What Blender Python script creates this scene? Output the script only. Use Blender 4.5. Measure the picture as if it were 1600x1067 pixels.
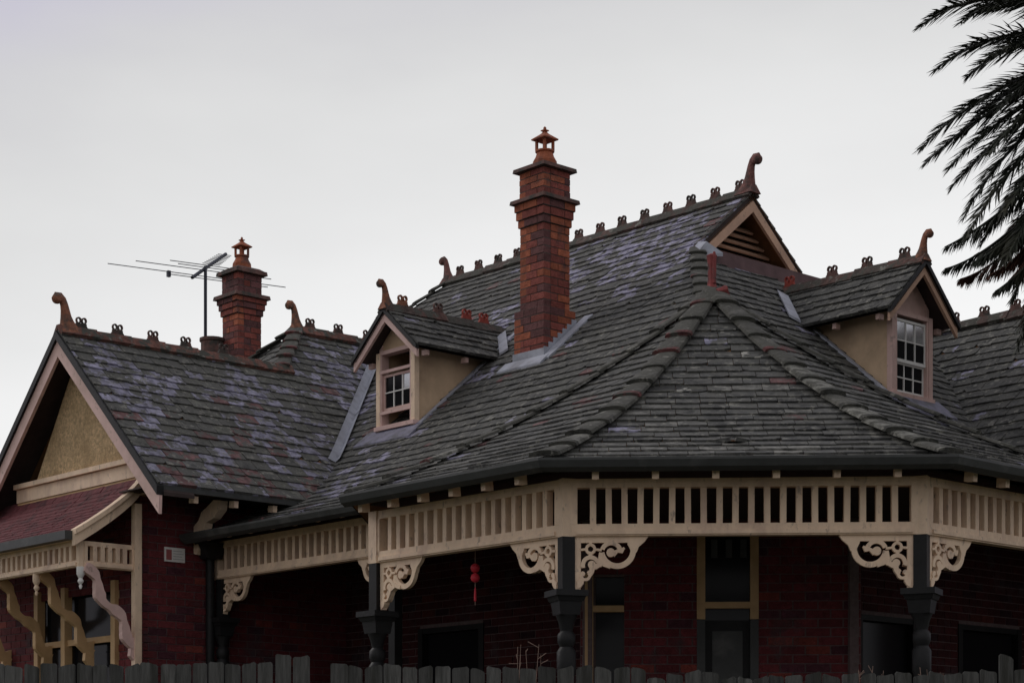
import bpy, math, random
from mathutils import Vector, Matrix, noise
R = math.radians
rng = random.Random(7)
scene = bpy.context.scene
col = scene.collection
for o in list(bpy.data.objects):
    bpy.data.objects.remove(o)

# ------------------------------------------------------------------ camera
EYE = 1.6
cd = bpy.data.cameras.new('camera'); cam = bpy.data.objects.new('camera', cd); col.objects.link(cam)
cam.location = (0, 0, EYE); cam.rotation_euler = (R(90), 0, 0)
cd.sensor_width = 36; cd.lens = 36*3060/1600; cd.shift_y = 706.5/1600
cd.clip_start = .1; cd.clip_end = 6000
scene.camera = cam
# ------------------------------------------------------------------ sky and sun
SUN_AZ, SUN_EL = R(-62), R(34)          # azimuth from +Y, clockwise positive
w = bpy.data.worlds.new('World'); scene.world = w; w.use_nodes = True
nt = w.node_tree; nt.nodes.clear()
def wn(t, **k):
    n = nt.nodes.new(t)
    for a, b in k.items(): setattr(n, a, b)
    return n
wo = wn('ShaderNodeOutputWorld'); bg = wn('ShaderNodeBackground')
sk = wn('ShaderNodeTexSky', sky_type='NISHITA', sun_disc=False, sun_elevation=SUN_EL, sun_rotation=SUN_AZ)
tc = wn('ShaderNodeTexCoord')
dt = wn('ShaderNodeVectorMath', operation='DOT_PRODUCT')
g = Vector((math.sin(R(9))*math.cos(R(5)), math.cos(R(9))*math.cos(R(5)), math.sin(R(5))))
SX, SZ = .45, 1.15
dt.inputs[1].default_value = Vector((g.x*SX, g.y, g.z*SZ)).normalized()
sq_ = wn('ShaderNodeVectorMath', operation='MULTIPLY'); sq_.inputs[1].default_value = (SX, 1, SZ)
nr_ = wn('ShaderNodeVectorMath', operation='NORMALIZE')
nz = wn('ShaderNodeTexNoise'); nz.inputs['Scale'].default_value = 2.4; nz.inputs['Detail'].default_value = 5
mpn = wn('ShaderNodeMapping'); mpn.inputs['Scale'].default_value = (1, 1, 2.6); mpn.inputs['Rotation'].default_value = (0, R(18), 0)
nsub = wn('ShaderNodeMath', operation='MULTIPLY_ADD'); nsub.inputs[1].default_value = .065; nsub.inputs[2].default_value = -.0325
ac = wn('ShaderNodeMath', operation='ARCCOSINE')
dv = wn('ShaderNodeMath', operation='DIVIDE'); dv.inputs[1].default_value = math.pi
ad = wn('ShaderNodeMath', operation='ADD', use_clamp=True)
cr = wn('ShaderNodeValToRGB')
els = cr.color_ramp.elements
stops = [(0, (1.0, 1.0, 1.0)), (.05, (.97, .97, .97)), (.075, (.88, .88, .88)), (.10, (.745, .745, .745)), (.112, (.665, .662, .675)), (.127, (.575, .555, .665)), (.25, (.57, .555, .62)), (.5, (.55, .545, .56)), (1, (.56, .55, .56))]
els[0].position, els[0].color = stops[0][0], stops[0][1]+(1,)
els[1].position, els[1].color = 1, stops[-1][1]+(1,)
for p, c in stops[1:-1]:
    e = els.new(p); e.color = c+(1,)
sm = wn('ShaderNodeVectorMath', operation='SCALE'); sm.inputs['Scale'].default_value = .06
mx = wn('ShaderNodeMix', data_type='RGBA'); mx.inputs[0].default_value = .97
L_ = nt.links.new
L_(tc.outputs['Generated'], sq_.inputs[0]); L_(sq_.outputs[0], nr_.inputs[0]); L_(nr_.outputs[0], dt.inputs[0]); L_(dt.outputs['Value'], ac.inputs[0]); L_(ac.outputs[0], dv.inputs[0])
L_(tc.outputs['Generated'], mpn.inputs[0]); L_(mpn.outputs[0], nz.inputs['Vector']); L_(nz.outputs['Fac'], nsub.inputs[0])
L_(dv.outputs[0], ad.inputs[0]); L_(nsub.outputs[0], ad.inputs[1]); L_(ad.outputs[0], cr.inputs[0])
L_(sk.outputs[0], sm.inputs[0]); L_(sm.outputs[0], mx.inputs['A']); L_(cr.outputs[0], mx.inputs['B'])
L_(mx.outputs['Result'], bg.inputs[0]); L_(bg.outputs[0], wo.inputs[0])
sl = bpy.data.lights.new('sun', 'SUN'); sl.energy = .8; sl.angle = R(25); sl.color = (1, .95, .9)
sun = bpy.data.objects.new('sun', sl); col.objects.link(sun)
sd = Vector((math.sin(SUN_AZ)*math.cos(SUN_EL), math.cos(SUN_AZ)*math.cos(SUN_EL), math.sin(SUN_EL)))
sun.rotation_euler = sd.to_track_quat('Z', 'Y').to_euler()
vs = scene.view_settings
vs.view_transform = 'Standard'; vs.look = 'None'; vs.gamma = 1; vs.use_curve_mapping = False
vs.exposure = 0

# ------------------------------------------------------------------ materials
def mat(name, base=(.5, .5, .5), rough=.8, var=.25, scale=6.0, attr=False, stains=None, stain_scale=2.0, stain_lo=.5, stain_hi=.62,
        bump=.0, bump_scale=40, spec=.3, metallic=0, stretch=(1, 1, 1), stain2=None, s2=(9, .60, .66)):
    m = bpy.data.materials.new(name); m.use_nodes = True
    t = m.node_tree; n = t.nodes; l = t.links
    b = n['Principled BSDF']; b.inputs['Roughness'].default_value = rough; b.inputs['Metallic'].default_value = metallic
    b.inputs['Specular IOR Level'].default_value = spec
    geo = n.new('ShaderNodeNewGeometry'); mp = n.new('ShaderNodeMapping'); mp.inputs['Scale'].default_value = stretch
    l.new(geo.outputs['Position'], mp.inputs[0])
    if attr:
        src = n.new('ShaderNodeAttribute'); src.attribute_name = 'tint'; c = src.outputs['Color']
    else:
        src = n.new('ShaderNodeRGB'); src.outputs[0].default_value = tuple(base)+(1,); c = src.outputs[0]
    tx = n.new('ShaderNodeTexNoise'); tx.inputs['Scale'].default_value = scale; tx.inputs['Detail'].default_value = 6; tx.inputs['Roughness'].default_value = .65
    l.new(mp.outputs[0], tx.inputs['Vector'])
    mr = n.new('ShaderNodeMapRange'); mr.inputs[1].default_value = .3; mr.inputs[2].default_value = .7; mr.inputs[3].default_value = 1-var; mr.inputs[4].default_value = 1+var
    l.new(tx.outputs['Fac'], mr.inputs[0])
    mu = n.new('ShaderNodeVectorMath'); mu.operation = 'SCALE'; l.new(c, mu.inputs[0]); l.new(mr.outputs[0], mu.inputs['Scale']); c = mu.outputs[0]
    def layer(c, colr, sc, lo, hi, off):
        ms = n.new('ShaderNodeTexNoise'); ms.inputs['Scale'].default_value = sc; ms.inputs['Detail'].default_value = 7; ms.inputs['Roughness'].default_value = .6
        of = n.new('ShaderNodeVectorMath'); of.operation = 'ADD'; of.inputs[1].default_value = (off, off*.7, off*1.3)
        l.new(mp.outputs[0], of.inputs[0]); l.new(of.outputs[0], ms.inputs['Vector'])
        r2 = n.new('ShaderNodeMapRange'); r2.inputs[1].default_value = lo; r2.inputs[2].default_value = hi; l.new(ms.outputs['Fac'], r2.inputs[0])
        mm = n.new('ShaderNodeMix'); mm.data_type = 'RGBA'; l.new(r2.outputs[0], mm.inputs[0]); l.new(c, mm.inputs['A']); mm.inputs['B'].default_value = tuple(colr)+(1,)
        return mm.outputs['Result']
    if stains: c = layer(c, stains, stain_scale, stain_lo, stain_hi, 3.1)
    if stain2: c = layer(c, stain2, s2[0], s2[1], s2[2], 11.7)
    l.new(c, b.inputs['Base Color'])
    if bump:
        bt = n.new('ShaderNodeTexNoise'); bt.inputs['Scale'].default_value = bump_scale; bt.inputs['Detail'].default_value = 5
        l.new(mp.outputs[0], bt.inputs['Vector'])
        bp = n.new('ShaderNodeBump'); bp.inputs['Strength'].default_value = bump; bp.inputs['Distance'].default_value = .02
        l.new(bt.outputs['Fac'], bp.inputs['Height']); l.new(bp.outputs[0], b.inputs['Normal'])
    return m
M = {}
M['slate'] = mat('slate', attr=True, rough=.75, var=.55, scale=11, stains=(.092, .091, .085), stain_scale=6.5, stain_lo=.47, stain_hi=.53, bump=.8, bump_scale=26, stain2=(.20, .195, .175), s2=(12, .57, .64), spec=.25)
M['slate_lichen'] = mat('slate_lichen', attr=True, rough=.8, var=.55, scale=11, stains=(.085, .084, .074), stain_scale=6, stain_lo=.52, stain_hi=.58, bump=.8, bump_scale=26, stain2=(.36, .35, .32), s2=(4.2, .535, .58), spec=.25, stretch=(1, 1, 1.3))
M['cap'] = mat('hip_cap', attr=True, rough=.9, var=.5, scale=12, stains=(.07, .069, .06), stain_scale=7, stain_lo=.46, stain_hi=.56, bump=.9, bump_scale=25, stain2=(.19, .185, .165), s2=(9, .60, .66))
M['terracotta'] = mat('terracotta', (.27, .115, .072), .85, .35, 14, stains=(.085, .07, .062), stain_scale=8, stain_lo=.47, stain_hi=.62, bump=.6)
M['terracotta_dark'] = mat('terracotta_dark', (.135, .075, .066), .9, .35, 9, stains=(.06, .055, .05), stain_scale=6, stain_lo=.45, stain_hi=.6, bump=.3)
M['brick'] = mat('brick', attr=True, rough=.9, var=.3, scale=16, stains=(.06, .045, .05), stain_scale=2.6, stain_lo=.56, stain_hi=.72, bump=.5, bump_scale=50)
M['mortar'] = mat('mortar', (.09, .075, .07), .95, .3, 20)
M['wall_mortar'] = mat('wall_mortar', (.13, .095, .095), .95, .25, 20)
M['cream'] = mat('cream_paint', (.83, .63, .46), .6, .12, 3, stains=(.60, .43, .33), stain_scale=2.6, stain_lo=.48, stain_hi=.72, bump=.25, bump_scale=22, spec=.3, stain2=(.42, .32, .25), s2=(11, .60, .70), stretch=(1.6, 1.6, .8))
M['pink'] = mat('pinkish_paint', (.68, .47, .43), .6, .12, 3, stains=(.52, .36, .31), stain_scale=2.2, stain_lo=.48, stain_hi=.7, bump=.2, bump_scale=20, spec=.3, stain2=(.38, .27, .23), s2=(10, .62, .72))
M['ochre'] = mat('ochre_paint', (.58, .38, .20), .6, .12, 3, stains=(.42, .27, .13), stain_scale=2, stain_lo=.5, stain_hi=.7, spec=.3)
M['tan'] = mat('tan_paint', (.58, .37, .26), .65, .14, 3, stains=(.42, .27, .2), stain_scale=2.4, stain_lo=.48, stain_hi=.68, spec=.3, stain2=(.3, .2, .16), s2=(10, .6, .7))
M['weatherboard'] = mat('dormer_boards', (.62, .45, .30), .7, .14, 3, stains=(.44, .31, .21), stain_scale=2.5, stain_lo=.48, stain_hi=.72, bump=.15, bump_scale=18)
M['roughcast'] = mat('roughcast', (.60, .43, .25), .95, .4, 26, stains=(.38, .26, .14), stain_scale=3, stain_lo=.45, stain_hi=.7, bump=1.0, bump_scale=55)
M['soffit'] = mat('soffit_boards', (.22, .11, .05), .8, .25, 6)
M['darkwood'] = mat('dark_timber', (.05, .035, .033), .8, .25, 6)
M['black'] = mat('dark_paint', (.016, .016, .017), .5, .2, 5, spec=.2, bump=.1)
M['gutter'] = mat('gutter_metal', (.045, .047, .047), .5, .25, 4, stains=(.09, .09, .088), stain_scale=3, stain_lo=.55, stain_hi=.7, spec=.4)
M['lead'] = mat('lead_flashing', (.36, .375, .44), .6, .2, 5, stains=(.22, .22, .25), stain_scale=4, stain_lo=.5, stain_hi=.7, spec=.4, bump=.2, bump_scale=15)
M['maroon'] = mat('maroon_shingle', (.15, .045, .052), .85, .3, 14, bump=.4, bump_scale=30, stains=(.09, .035, .04), stain_scale=5)
M['fence'] = mat('weathered_paling', attr=True, rough=.95, var=.4, scale=7, stretch=(7, 7, .7), bump=.6, bump_scale=14, stains=(.04, .04, .036), stain_scale=2, stain_lo=.5, stain_hi=.65)
M['metal'] = mat('aerial_metal', (.05, .055, .07), .4, .1, 5, metallic=.6)
M['red'] = mat('red_lacquer', (.55, .03, .05), .5, .1, 5)
M['sign_red'] = mat('sign_red', (.34, .10, .10), .6, .1, 5)
M['white'] = mat('sign_white', (.75, .74, .72), .5, .05, 5)
M['signgrey'] = mat('sign_grey', (.35, .35, .36), .6, .05, 5)
M['frond'] = mat('palm_leaflet', (.028, .034, .024), .6, .4, 3, stains=(.05, .047, .03), stain_scale=1.2, stain_lo=.52, stain_hi=.7, spec=.3)
M['frond_dead'] = mat('palm_dead', (.11, .05, .035), .8, .3, 3)
M['trunk'] = mat('palm_trunk', (.10, .075, .055), .95, .4, 8, bump=1, bump_scale=12)
M['ground'] = mat('ground_grass', (.06, .07, .035), 1, .4, 1.5, stains=(.10, .085, .06), stain_scale=.4)
M['floor'] = mat('verandah_tiles', (.06, .035, .03), .6, .2, 6)
M['straw'] = mat('dry_stalk', (.22, .15, .12), .9, .2, 5)
def glass_mat():
    m = bpy.data.materials.new('window_glass'); m.use_nodes = True
    b = m.node_tree.nodes['Principled BSDF']; b.inputs['Base Color'].default_value = (.012, .012, .014, 1)
    b.inputs['Roughness'].default_value = .12; b.inputs['Specular IOR Level'].default_value = .13
    return m
M['glass'] = glass_mat()
M['glass_sky_sheen'] = mat('window_glass_sky_sheen', (.62, .63, .65), .12, .1, 3, metallic=.75, spec=.6)  # sky brightness in the top dormer panes, put into a pale metallic colour
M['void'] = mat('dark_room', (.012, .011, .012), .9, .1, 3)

# ------------------------------------------------------------------ frames and mesh building
A = R(42.15); UX, UY = math.cos(A), math.sin(A)
PX, PY = .444, 16.0
def W(u, v, z): return Vector((PX+u*UX-v*UY, PY+u*UY+v*UX, z+EYE))
DU, DV, DZ = Vector((UX, UY, 0)), Vector((-UY, UX, 0)), Vector((0, 0, 1))
WM = {}     # object -> world matrix
class MB:
    def __init__(s): s.v = []; s.f = []; s.c = []; s.tint = None
    def add(s, vs, fs, tint=None):
        b = len(s.v); s.v += [Vector(p) for p in vs]
        t = tint if tint is not None else s.tint
        for f in fs: s.f.append([b+i for i in f]); s.c.append(t)
    def hexa(s, p, tint=None):      # 8 points: bottom ring 0-3, top ring 4-7
        s.add(p, [(3, 2, 1, 0), (4, 5, 6, 7), (0, 1, 5, 4), (1, 2, 6, 5), (2, 3, 7, 6), (3, 0, 4, 7)], tint)
    def box(s, u0, u1, v0, v1, z0, z1, tint=None):
        s.hexa([W(u0, v0, z0), W(u1, v0, z0), W(u1, v1, z0), W(u0, v1, z0), W(u0, v0, z1), W(u1, v0, z1), W(u1, v1, z1), W(u0, v1, z1)], tint)
    def beam(s, p, q, wd, ht, up=DZ, tint=None, side=None):
        d = (q-p).normalized(); sd_ = d.cross(up).normalized() if side is None else side; u2 = sd_.cross(d).normalized()
        a, b = sd_*wd/2, u2*ht/2
        s.hexa([p-a-b, q-a-b, q+a-b, p+a-b, p-a+b, q-a+b, q+a+b, p+a+b], tint)
    def prism(s, pts, vec, tint=None):   # planar polygon extruded by vec
        n = len(pts); vs = list(pts)+[p+vec for p in pts]
        s.add(vs, [tuple(range(n-1, -1, -1)), tuple(range(n, 2*n))]+[(i, (i+1) % n, n+(i+1) % n, n+i) for i in range(n)], tint)
    def tube(s, pts, rad, n=8, flat=1.0, ref=DZ, tint=None):
        rings = []; N = len(pts)
        for i, p in enumerate(pts):
            d = (pts[min(i+1, N-1)]-pts[max(i-1, 0)]).normalized()
            a = d.cross(ref)
            if a.length < 1e-3: a = d.cross(Vector((1, 0, 0)))
            a.normalize(); b = a.cross(d).normalized(); r = rad[i] if hasattr(rad, '__len__') else rad
            rings.append([p+a*(math.cos(2*math.pi*k/n)*r*flat)+b*(math.sin(2*math.pi*k/n)*r) for k in range(n)])
        vs = [q for rg in rings for q in rg]
        fs = [(i*n+k, i*n+(k+1) % n, (i+1)*n+(k+1) % n, (i+1)*n+k) for i in range(N-1) for k in range(n)]
        fs += [tuple(range(n-1, -1, -1)), tuple((N-1)*n+k for k in range(n))]
        s.add(vs, fs, tint)
    def lathe(s, c, prof, n=16, tint=None, rot=0):   # prof [(r,z)...]
        s_v = [c+Vector((math.cos(2*math.pi*k/n+rot)*r, math.sin(2*math.pi*k/n+rot)*r, z)) for r, z in prof for k in range(n)]
        N = len(prof)
        fs = [(i*n+k, i*n+(k+1) % n, (i+1)*n+(k+1) % n, (i+1)*n+k) for i in range(N-1) for k in range(n)]
        fs += [tuple(range(n-1, -1, -1)), tuple((N-1)*n+k for k in range(n))]
        s.add(s_v, fs, tint)
    def ribbon(s, pts2, wd, fr, th, off=0.0, tint=None):  # 2D path swept in plane fr=(o,ex,ey,ez), rectangular section
        o, ex, ey, ez = fr; n = len(pts2); L, Rr = [], []
        for i, p in enumerate(pts2):
            a = pts2[max(i-1, 0)]; b = pts2[min(i+1, n-1)]
            dx, dy = b[0]-a[0], b[1]-a[1]; l = math.hypot(dx, dy) or 1
            h = (wd[i] if hasattr(wd, '__len__') else wd)/2
            L.append((p[0]-dy/l*h, p[1]+dx/l*h)); Rr.append((p[0]+dy/l*h, p[1]-dx/l*h))
        P = lambda q, z: o+ex*q[0]+ey*q[1]+ez*z
        z0, z1 = -th/2-off, th/2+off
        vs = [P(q, z) for i in range(n) for q, z in ((L[i], z0), (Rr[i], z0), (Rr[i], z1), (L[i], z1))]
        fs = []
        for i in range(n-1):
            for k in range(4): fs.append((i*4+k, i*4+(k+1) % 4, i*4+4+(k+1) % 4, i*4+4+k))
        fs += [(3, 2, 1, 0), tuple((n-1)*4+k for k in range(4))]
        s.add(vs, fs, tint)
    def poly2(s, pts2, fr, th, off=0.0, tint=None):
        o, ex, ey, ez = fr
        s.prism([o+ex*q[0]+ey*q[1]-ez*(th/2+off) for q in pts2], ez*(th+2*off), tint)
    def mesh(s, name, m, origin=None):
        if origin is None:
            lo = Vector([min(p[i] for p in s.v) for i in range(3)]); hi = Vector([max(p[i] for p in s.v) for i in range(3)])
            origin = Vector(((lo.x+hi.x)/2, (lo.y+hi.y)/2, lo.z))
        me = bpy.data.meshes.new(name); me.from_pydata([p-origin for p in s.v], [], s.f); me.materials.append(m)
        if any(c is not None for c in s.c):
            at = me.color_attributes.new('tint', 'FLOAT_COLOR', 'CORNER'); buf = []
            for f, c in zip(s.f, s.c):
                c = c or (.1, .1, .1); buf += [c[0], c[1], c[2], 1.0]*len(f)
            at.data.foreach_set('color', buf)
        return me, origin
    def build(s, name, m, parent=None, smooth=False):
        me, o = s.mesh(name, m)
        if smooth:
            me.shade_smooth()
            try: me.set_sharp_from_angle(angle=R(40))
            except Exception: pass
        return link(name, me, Matrix.Translation(o), parent)
def link(name, me, mw, parent=None):
    ob = bpy.data.objects.new(name, me); col.objects.link(ob)
    WM[ob] = mw
    if parent is not None:
        ob.parent = parent; ob.matrix_basis = WM[parent].inverted() @ mw
    else: ob.matrix_basis = mw
    return ob
def empty(name, loc): return link(name, None, Matrix.Translation(Vector(loc)))
def tag(o, label=None, cat=None, group=None, kind=None):
    if label: o['label'] = label
    if cat: o['category'] = cat
    if group: o['group'] = group
    if kind: o['kind'] = kind
    return o
def one(fn, name, m, parent, smooth=False):
    b = MB(); fn(b); return b.build(name, m, parent, smooth)
def boxp(name, m, parent, *a): return one(lambda b: b.box(*a), name, m, parent)
def beamp(name, m, parent, *a, **k): return one(lambda b: b.beam(*a, **k), name, m, parent)
def project(p):
    return 800+3060*p.x/p.y, 1240-3060*(p.z-EYE)/p.y

# ------------------------------------------------------------------ ground
gm = MB(); gm.add([(-1500, -500, 0), (1500, -500, 0), (1500, 3000, 0), (-1500, 3000, 0)], [(0, 1, 2, 3)])
tag(gm.build('ground', M['ground']), kind='structure')

house = empty('house', W(3, 4, -EYE))
tag(house, 'dark brick house with slate roofs, tall chimneys and cream timber verandah', 'house')

# ------------------------------------------------------------------ roof surfaces
def L_prof(d):        # main roof: height over plan distance from the eave, bellcast at the foot
    if d < 2.2: return 2.9+.26*d+(.59/4.4)*d*d
    return 2.25+.85*d
UE = 1.03; VE = -.9
O_ = (3.43, 1.50); ZE, ZA = 2.65, 4.97
PAVE = [(-.4, 2.40), (-.4, -.166), (1.868, -2.434), (4.7, -2.434)]
TB = (1.5, 4.3)
def clip(poly, a, b, c):     # keep a*x+b*y+c >= 0
    out = []
    for i in range(len(poly)):
        p, q = poly[i], poly[(i+1) % len(poly)]
        dp, dq = a*p[0]+b*p[1]+c, a*q[0]+b*q[1]+c
        if dp >= 0: out.append(p)
        if dp*dq < 0:
            t = dp/(dp-dq); out.append((p[0]+(q[0]-p[0])*t, p[1]+(q[1]-p[1])*t))
    return out
def clip_convex(poly, reg):
    ar = sum(reg[i][0]*reg[(i+1) % len(reg)][1]-reg[(i+1) % len(reg)][0]*reg[i][1] for i in range(len(reg)))
    if ar < 0: reg = reg[::-1]
    for i in range(len(reg)):
        p, q = reg[i], reg[(i+1) % len(reg)]
        a, b = -(q[1]-p[1]), (q[0]-p[0]); poly = clip(poly, a, b, -(a*p[0]+b*p[1]))
        if len(poly) < 3: return []
    return poly
slates = []    # (screen area, mb-args, roof)
class Surf:
    """a roof plane: plan origin E, unit eave direction es, inward ew (both as (u,v)), profile z(w), regions (convex polygons in s,w)"""
    def __init__(s, E, es, ew, prof, regs, tintf, gauge=.165, width=.25, seed=1, wmax=None):
        s.E, s.es, s.ew, s.prof, s.regs, s.tintf, s.g, s.wd = E, es, ew, prof, regs, tintf, gauge, width
        s.rng = random.Random(seed)
    def P(s, a, w, lift=0):
        h = .01; dz = (s.prof(w+h)-s.prof(w-h))/(2*h)
        dirw = DU*s.ew[0]+DV*s.ew[1]; n = (DZ-dirw*dz).normalized()
        return W(s.E[0]+s.es[0]*a+s.ew[0]*w, s.E[1]+s.es[1]*a+s.ew[1]*w, s.prof(w))+n*lift
    def inv(s, u, v):
        du, dv_ = u-s.E[0], v-s.E[1]; return du*s.es[0]+dv_*s.es[1], du*s.ew[0]+dv_*s.ew[1]
    def deck(s, mb, lift=-.012, th=.05, nseg=10):
        for reg in s.regs:
            w0 = min(p[1] for p in reg); w1 = max(p[1] for p in reg)
            for i in range(nseg):
                a, b = w0+(w1-w0)*i/nseg, w0+(w1-w0)*(i+1)/nseg
                pl = clip(clip(reg, 0, 1, -a), 0, -1, b)
                pl = [p for k, p in enumerate(pl) if math.dist(p, pl[k-1]) > 1e-5]
                if len(pl) < 3: continue
                n = len(pl)
                mb.add([s.P(x, y, lift) for x, y in pl]+[s.P(x, y, lift-th) for x, y in pl],
                       [tuple(range(n)), tuple(range(2*n-1, n-1, -1))])
    def lay(s, roof, lift=.014):
        r = s.rng
        wm = max(p[1] for g_ in s.regs for p in g_); smin = min(p[0] for g_ in s.regs for p in g_)-.5; smax = max(p[0] for g_ in s.regs for p in g_)+.5
        ws = [min(p[1] for g_ in s.regs for p in g_)]
        while ws[-1] < wm:
            y = ws[-1]; dz = (s.prof(y+.05)-s.prof(y))/.05; ws.append(y+s.g/math.sqrt(1+dz*dz))
        for i in range(len(ws)-1):
            x = smin+(s.wd/2 if i % 2 else 0)+r.uniform(-.03, .03)
            wob = r.uniform(-.008, .008)
            while x < smax:
                wd = s.wd*r.uniform(.86, 1.12); q = r.random()
                jl = r.uniform(-.016, .012)+wob; jr = jl+r.uniform(-.010, .010)
                if r.random() < .035: jl -= r.uniform(.01, .045); jr -= r.uniform(.0, .04)
                rect = [(x+.003, ws[i]+jl), (x+wd-.003, ws[i]+jr), (x+wd-.003, ws[i+1]+.012), (x+.003, ws[i+1]+.012)]
                chip = r.random()
                if i and chip < .06: c_ = r.uniform(.03, .09); rect = [(rect[0][0], rect[0][1]+c_*.6), (rect[0][0]+c_, rect[0][1])]+rect[1:]
                elif i and chip < .12: c_ = r.uniform(.03, .09); rect = [rect[0], (rect[1][0]-c_, rect[1][1]), (rect[1][0], rect[1][1]+c_*.6)]+rect[2:]
                if i == 0: rect[0] = (rect[0][0], ws[0]-.025); rect[1] = (rect[1][0], ws[0]-.025)
                l0 = lift*r.uniform(.8, 1.45)+.004; tilt = r.uniform(-.004, .004)
                cu, cv = s.E[0]+s.es[0]*(x+wd/2)+s.ew[0]*ws[i], s.E[1]+s.es[1]*(x+wd/2)+s.ew[1]*ws[i]
                tint = s.tintf(cu, cv, ws[i]/wm, r)
                for reg in s.regs:
                    rg = reg if i else [(p[0], p[1]-.03 if p[1] < 1e-6+min(t[1] for t in reg) else p[1]) for p in reg]
                    pl = clip_convex(rect, rg)
                    pl = [p for k, p in enumerate(pl) if math.dist(p, pl[k-1]) > 1e-4]
                    if len(pl) < 3: continue
                    top = []; bot = []
                    for a, b in pl:
                        f = (ws[i+1]+.012-b)/(ws[i+1]-ws[i]+.03); lf = .003+l0*max(0, f)+tilt*(a-x)/wd
                        top.append(s.P(a, b, lf)); bot.append(s.P(a, b, -.010))
                    n = len(pl)
                    fs = [tuple(range(n))]+[(k, n+k, n+(k+1) % n, (k+1) % n) for k in range(n)]
                    sc = [project(p) for p in top]; ar = 0
                    for k in range(n): ar += sc[k][0]*sc[(k+1) % n][1]-sc[(k+1) % n][0]*sc[k][1]
                    cx = sum(p[0] for p in sc)/n; cy = sum(p[1] for p in sc)/n
                    vis = ar/2 if (-10 < cx < 1610 and -10 < cy < 1077) else 0
                    slates.append((-vis if vis < 0 else 0, top+bot, fs, tint, roof))
                x += wd
def mixc(a, b, t): return tuple(a[i]+(b[i]-a[i])*t for i in range(3))
def jit(c, r, k=.25):
    m_ = 1+r.uniform(-k, k); return tuple(max(.005, x*m_) for x in c)
GREY, DARK, PURP, REDS, PALE = (.084, .084, .082), (.057, .057, .055), (.26, .25, .34), (.135, .07, .07), (.21, .205, .19)
def nse(u, v, sc, o=0): return noise.noise(Vector((u*sc+o, v*sc-o, o*1.7)))
def tint_main(u, v, f, r):
    p = .03
    up = (3.6 < v < 7.2 and u > 5.0)
    if up: p = .42+.9*nse(u, v, 1.0, 3)+(.35 if 4.2 < v < 6.2 and u < 6.6 else 0)
    if u < 4.2 and v > 5.6: p = .32+.9*nse(u, v, .9, 5)
    c = PURP if r.random() < p else (mixc(GREY, DARK, r.random()*.5) if r.random() > .02 else REDS)
    return jit(c, r)
def tint_wing(u, v, f, r):
    p = .50+.8*nse(u, v, 1.1, 9)
    q = .3 if (u < 2.4 and v < 7.3) else .05
    x = r.random()
    if x < q: return jit(REDS, r)
    if r.random() < p: return jit(mixc(PURP, GREY, r.random()*.35), r)
    return jit(mixc(GREY, (.10, .10, .085), r.random()), r)
def tint_pav(u, v, f, r):
    x = r.random()
    if x < .035: return jit(PURP, r)
    if x < .06: return jit(REDS, r)
    p = .08+.6*nse(u, v, 1.6, 2)+1.2*max(0, .2-f)
    if r.random() < p: return jit(mixc(PALE, GREY, r.random()*.7), r)
    front = (u+v) < 2.2 and v < 1.0
    return jit(mixc(GREY, DARK, r.random()*.8), r) if not front else jit(mixc(GREY, (.042, .042, .041), r.random()), r, .35)
def tint_dark(u, v, f, r):
    if r.random() < .05: return jit(PURP, r)
    return jit(mixc(GREY, DARK, .4+.6*r.random()), r)

def roofpart(name, surfs, label=None):
    mb = MB()
    for s_ in surfs: s_.deck(mb)
    o = mb.build(name, M['soffit'], house)
    if label: o['label'] = label
    for s_ in surfs: s_.lay(o)
    return o
# pavilion: facets around an apex
def pav_prof(D):
    return lambda w_: ZE+(ZA-ZE)*((w_/D)-.38*(w_/D)*(1-w_/D))
def facet(a, b, apex, seed, tintf, cutw=None):
    es = Vector((b[0]-a[0], b[1]-a[1])); ln = es.length; es /= ln
    ew = Vector((-es.y, es.x))
    if (apex[0]-a[0])*ew.x+(apex[1]-a[1])*ew.y < 0: ew = -ew
    ap = ((apex[0]-a[0])*es.x+(apex[1]-a[1])*es.y, (apex[0]-a[0])*ew.x+(apex[1]-a[1])*ew.y)
    return Surf(a, tuple(es), tuple(ew), pav_prof(ap[1]), [[(0, 0), (ln, 0), ap]], tintf, seed=seed)
pv = [facet(PAVE[i], PAVE[i+1], O_, 20+i, tint_pav) for i in range(3)]
TD = (6.2, -.4)
pv.append(facet(PAVE[0], TB, O_, 31, tint_dark)); pv.append(facet(PAVE[3], TD, O_, 32, tint_dark))
pavilion_roof = roofpart('pavilion_roof', pv, 'steep faceted slate roof over the corner verandah, patched with lichen')
# main roof
RU, RZ = UE+5.85, L_prof(5.85)
VG = 3.90
def regL(pts, S): return [S.inv(u, v) for u, v in pts]
SL = Surf((UE, 0), (0, 1), (1, 0), L_prof, [], tint_main, seed=3)
hT = 12.6-2.98*(4.8/5.85)
SL.regs = [regL([(UE, UE-1.93), (UE, 12.6), (5.83, hT), (5.83, VG)], SL), regL([(5.83, VG+.06), (5.83, hT), (RU, 9.62), (RU, VG+.06)], SL)]
SR = Surf((0, VE), (1, 0), (0, 1), L_prof, [], tint_dark, seed=4)
HV = 3.66
SR.regs = [regL([(UE, VE), (13, VE), (13, HV), (UE+HV-VE, HV)], SR)]
SB = Surf((2*RU-UE, 0), (0, 1), (-1, 0), L_prof, [], tint_dark, seed=5)
SB.regs = [regL([(RU+1.12, VG+.06), (RU+1.12, 9.8), (RU, 9.62), (RU, VG+.06)], SB), regL([(2*RU-UE, 2.5), (2*RU-UE, 12), (RU+1.12, 9.8), (RU+1.12, VG), (RU+2.5, 2.5)], SB)]
main_roof = roofpart('main_roof', [SL, SR, SB], 'long main slate roof with a gablet, purple slates near the ridge')
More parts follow.
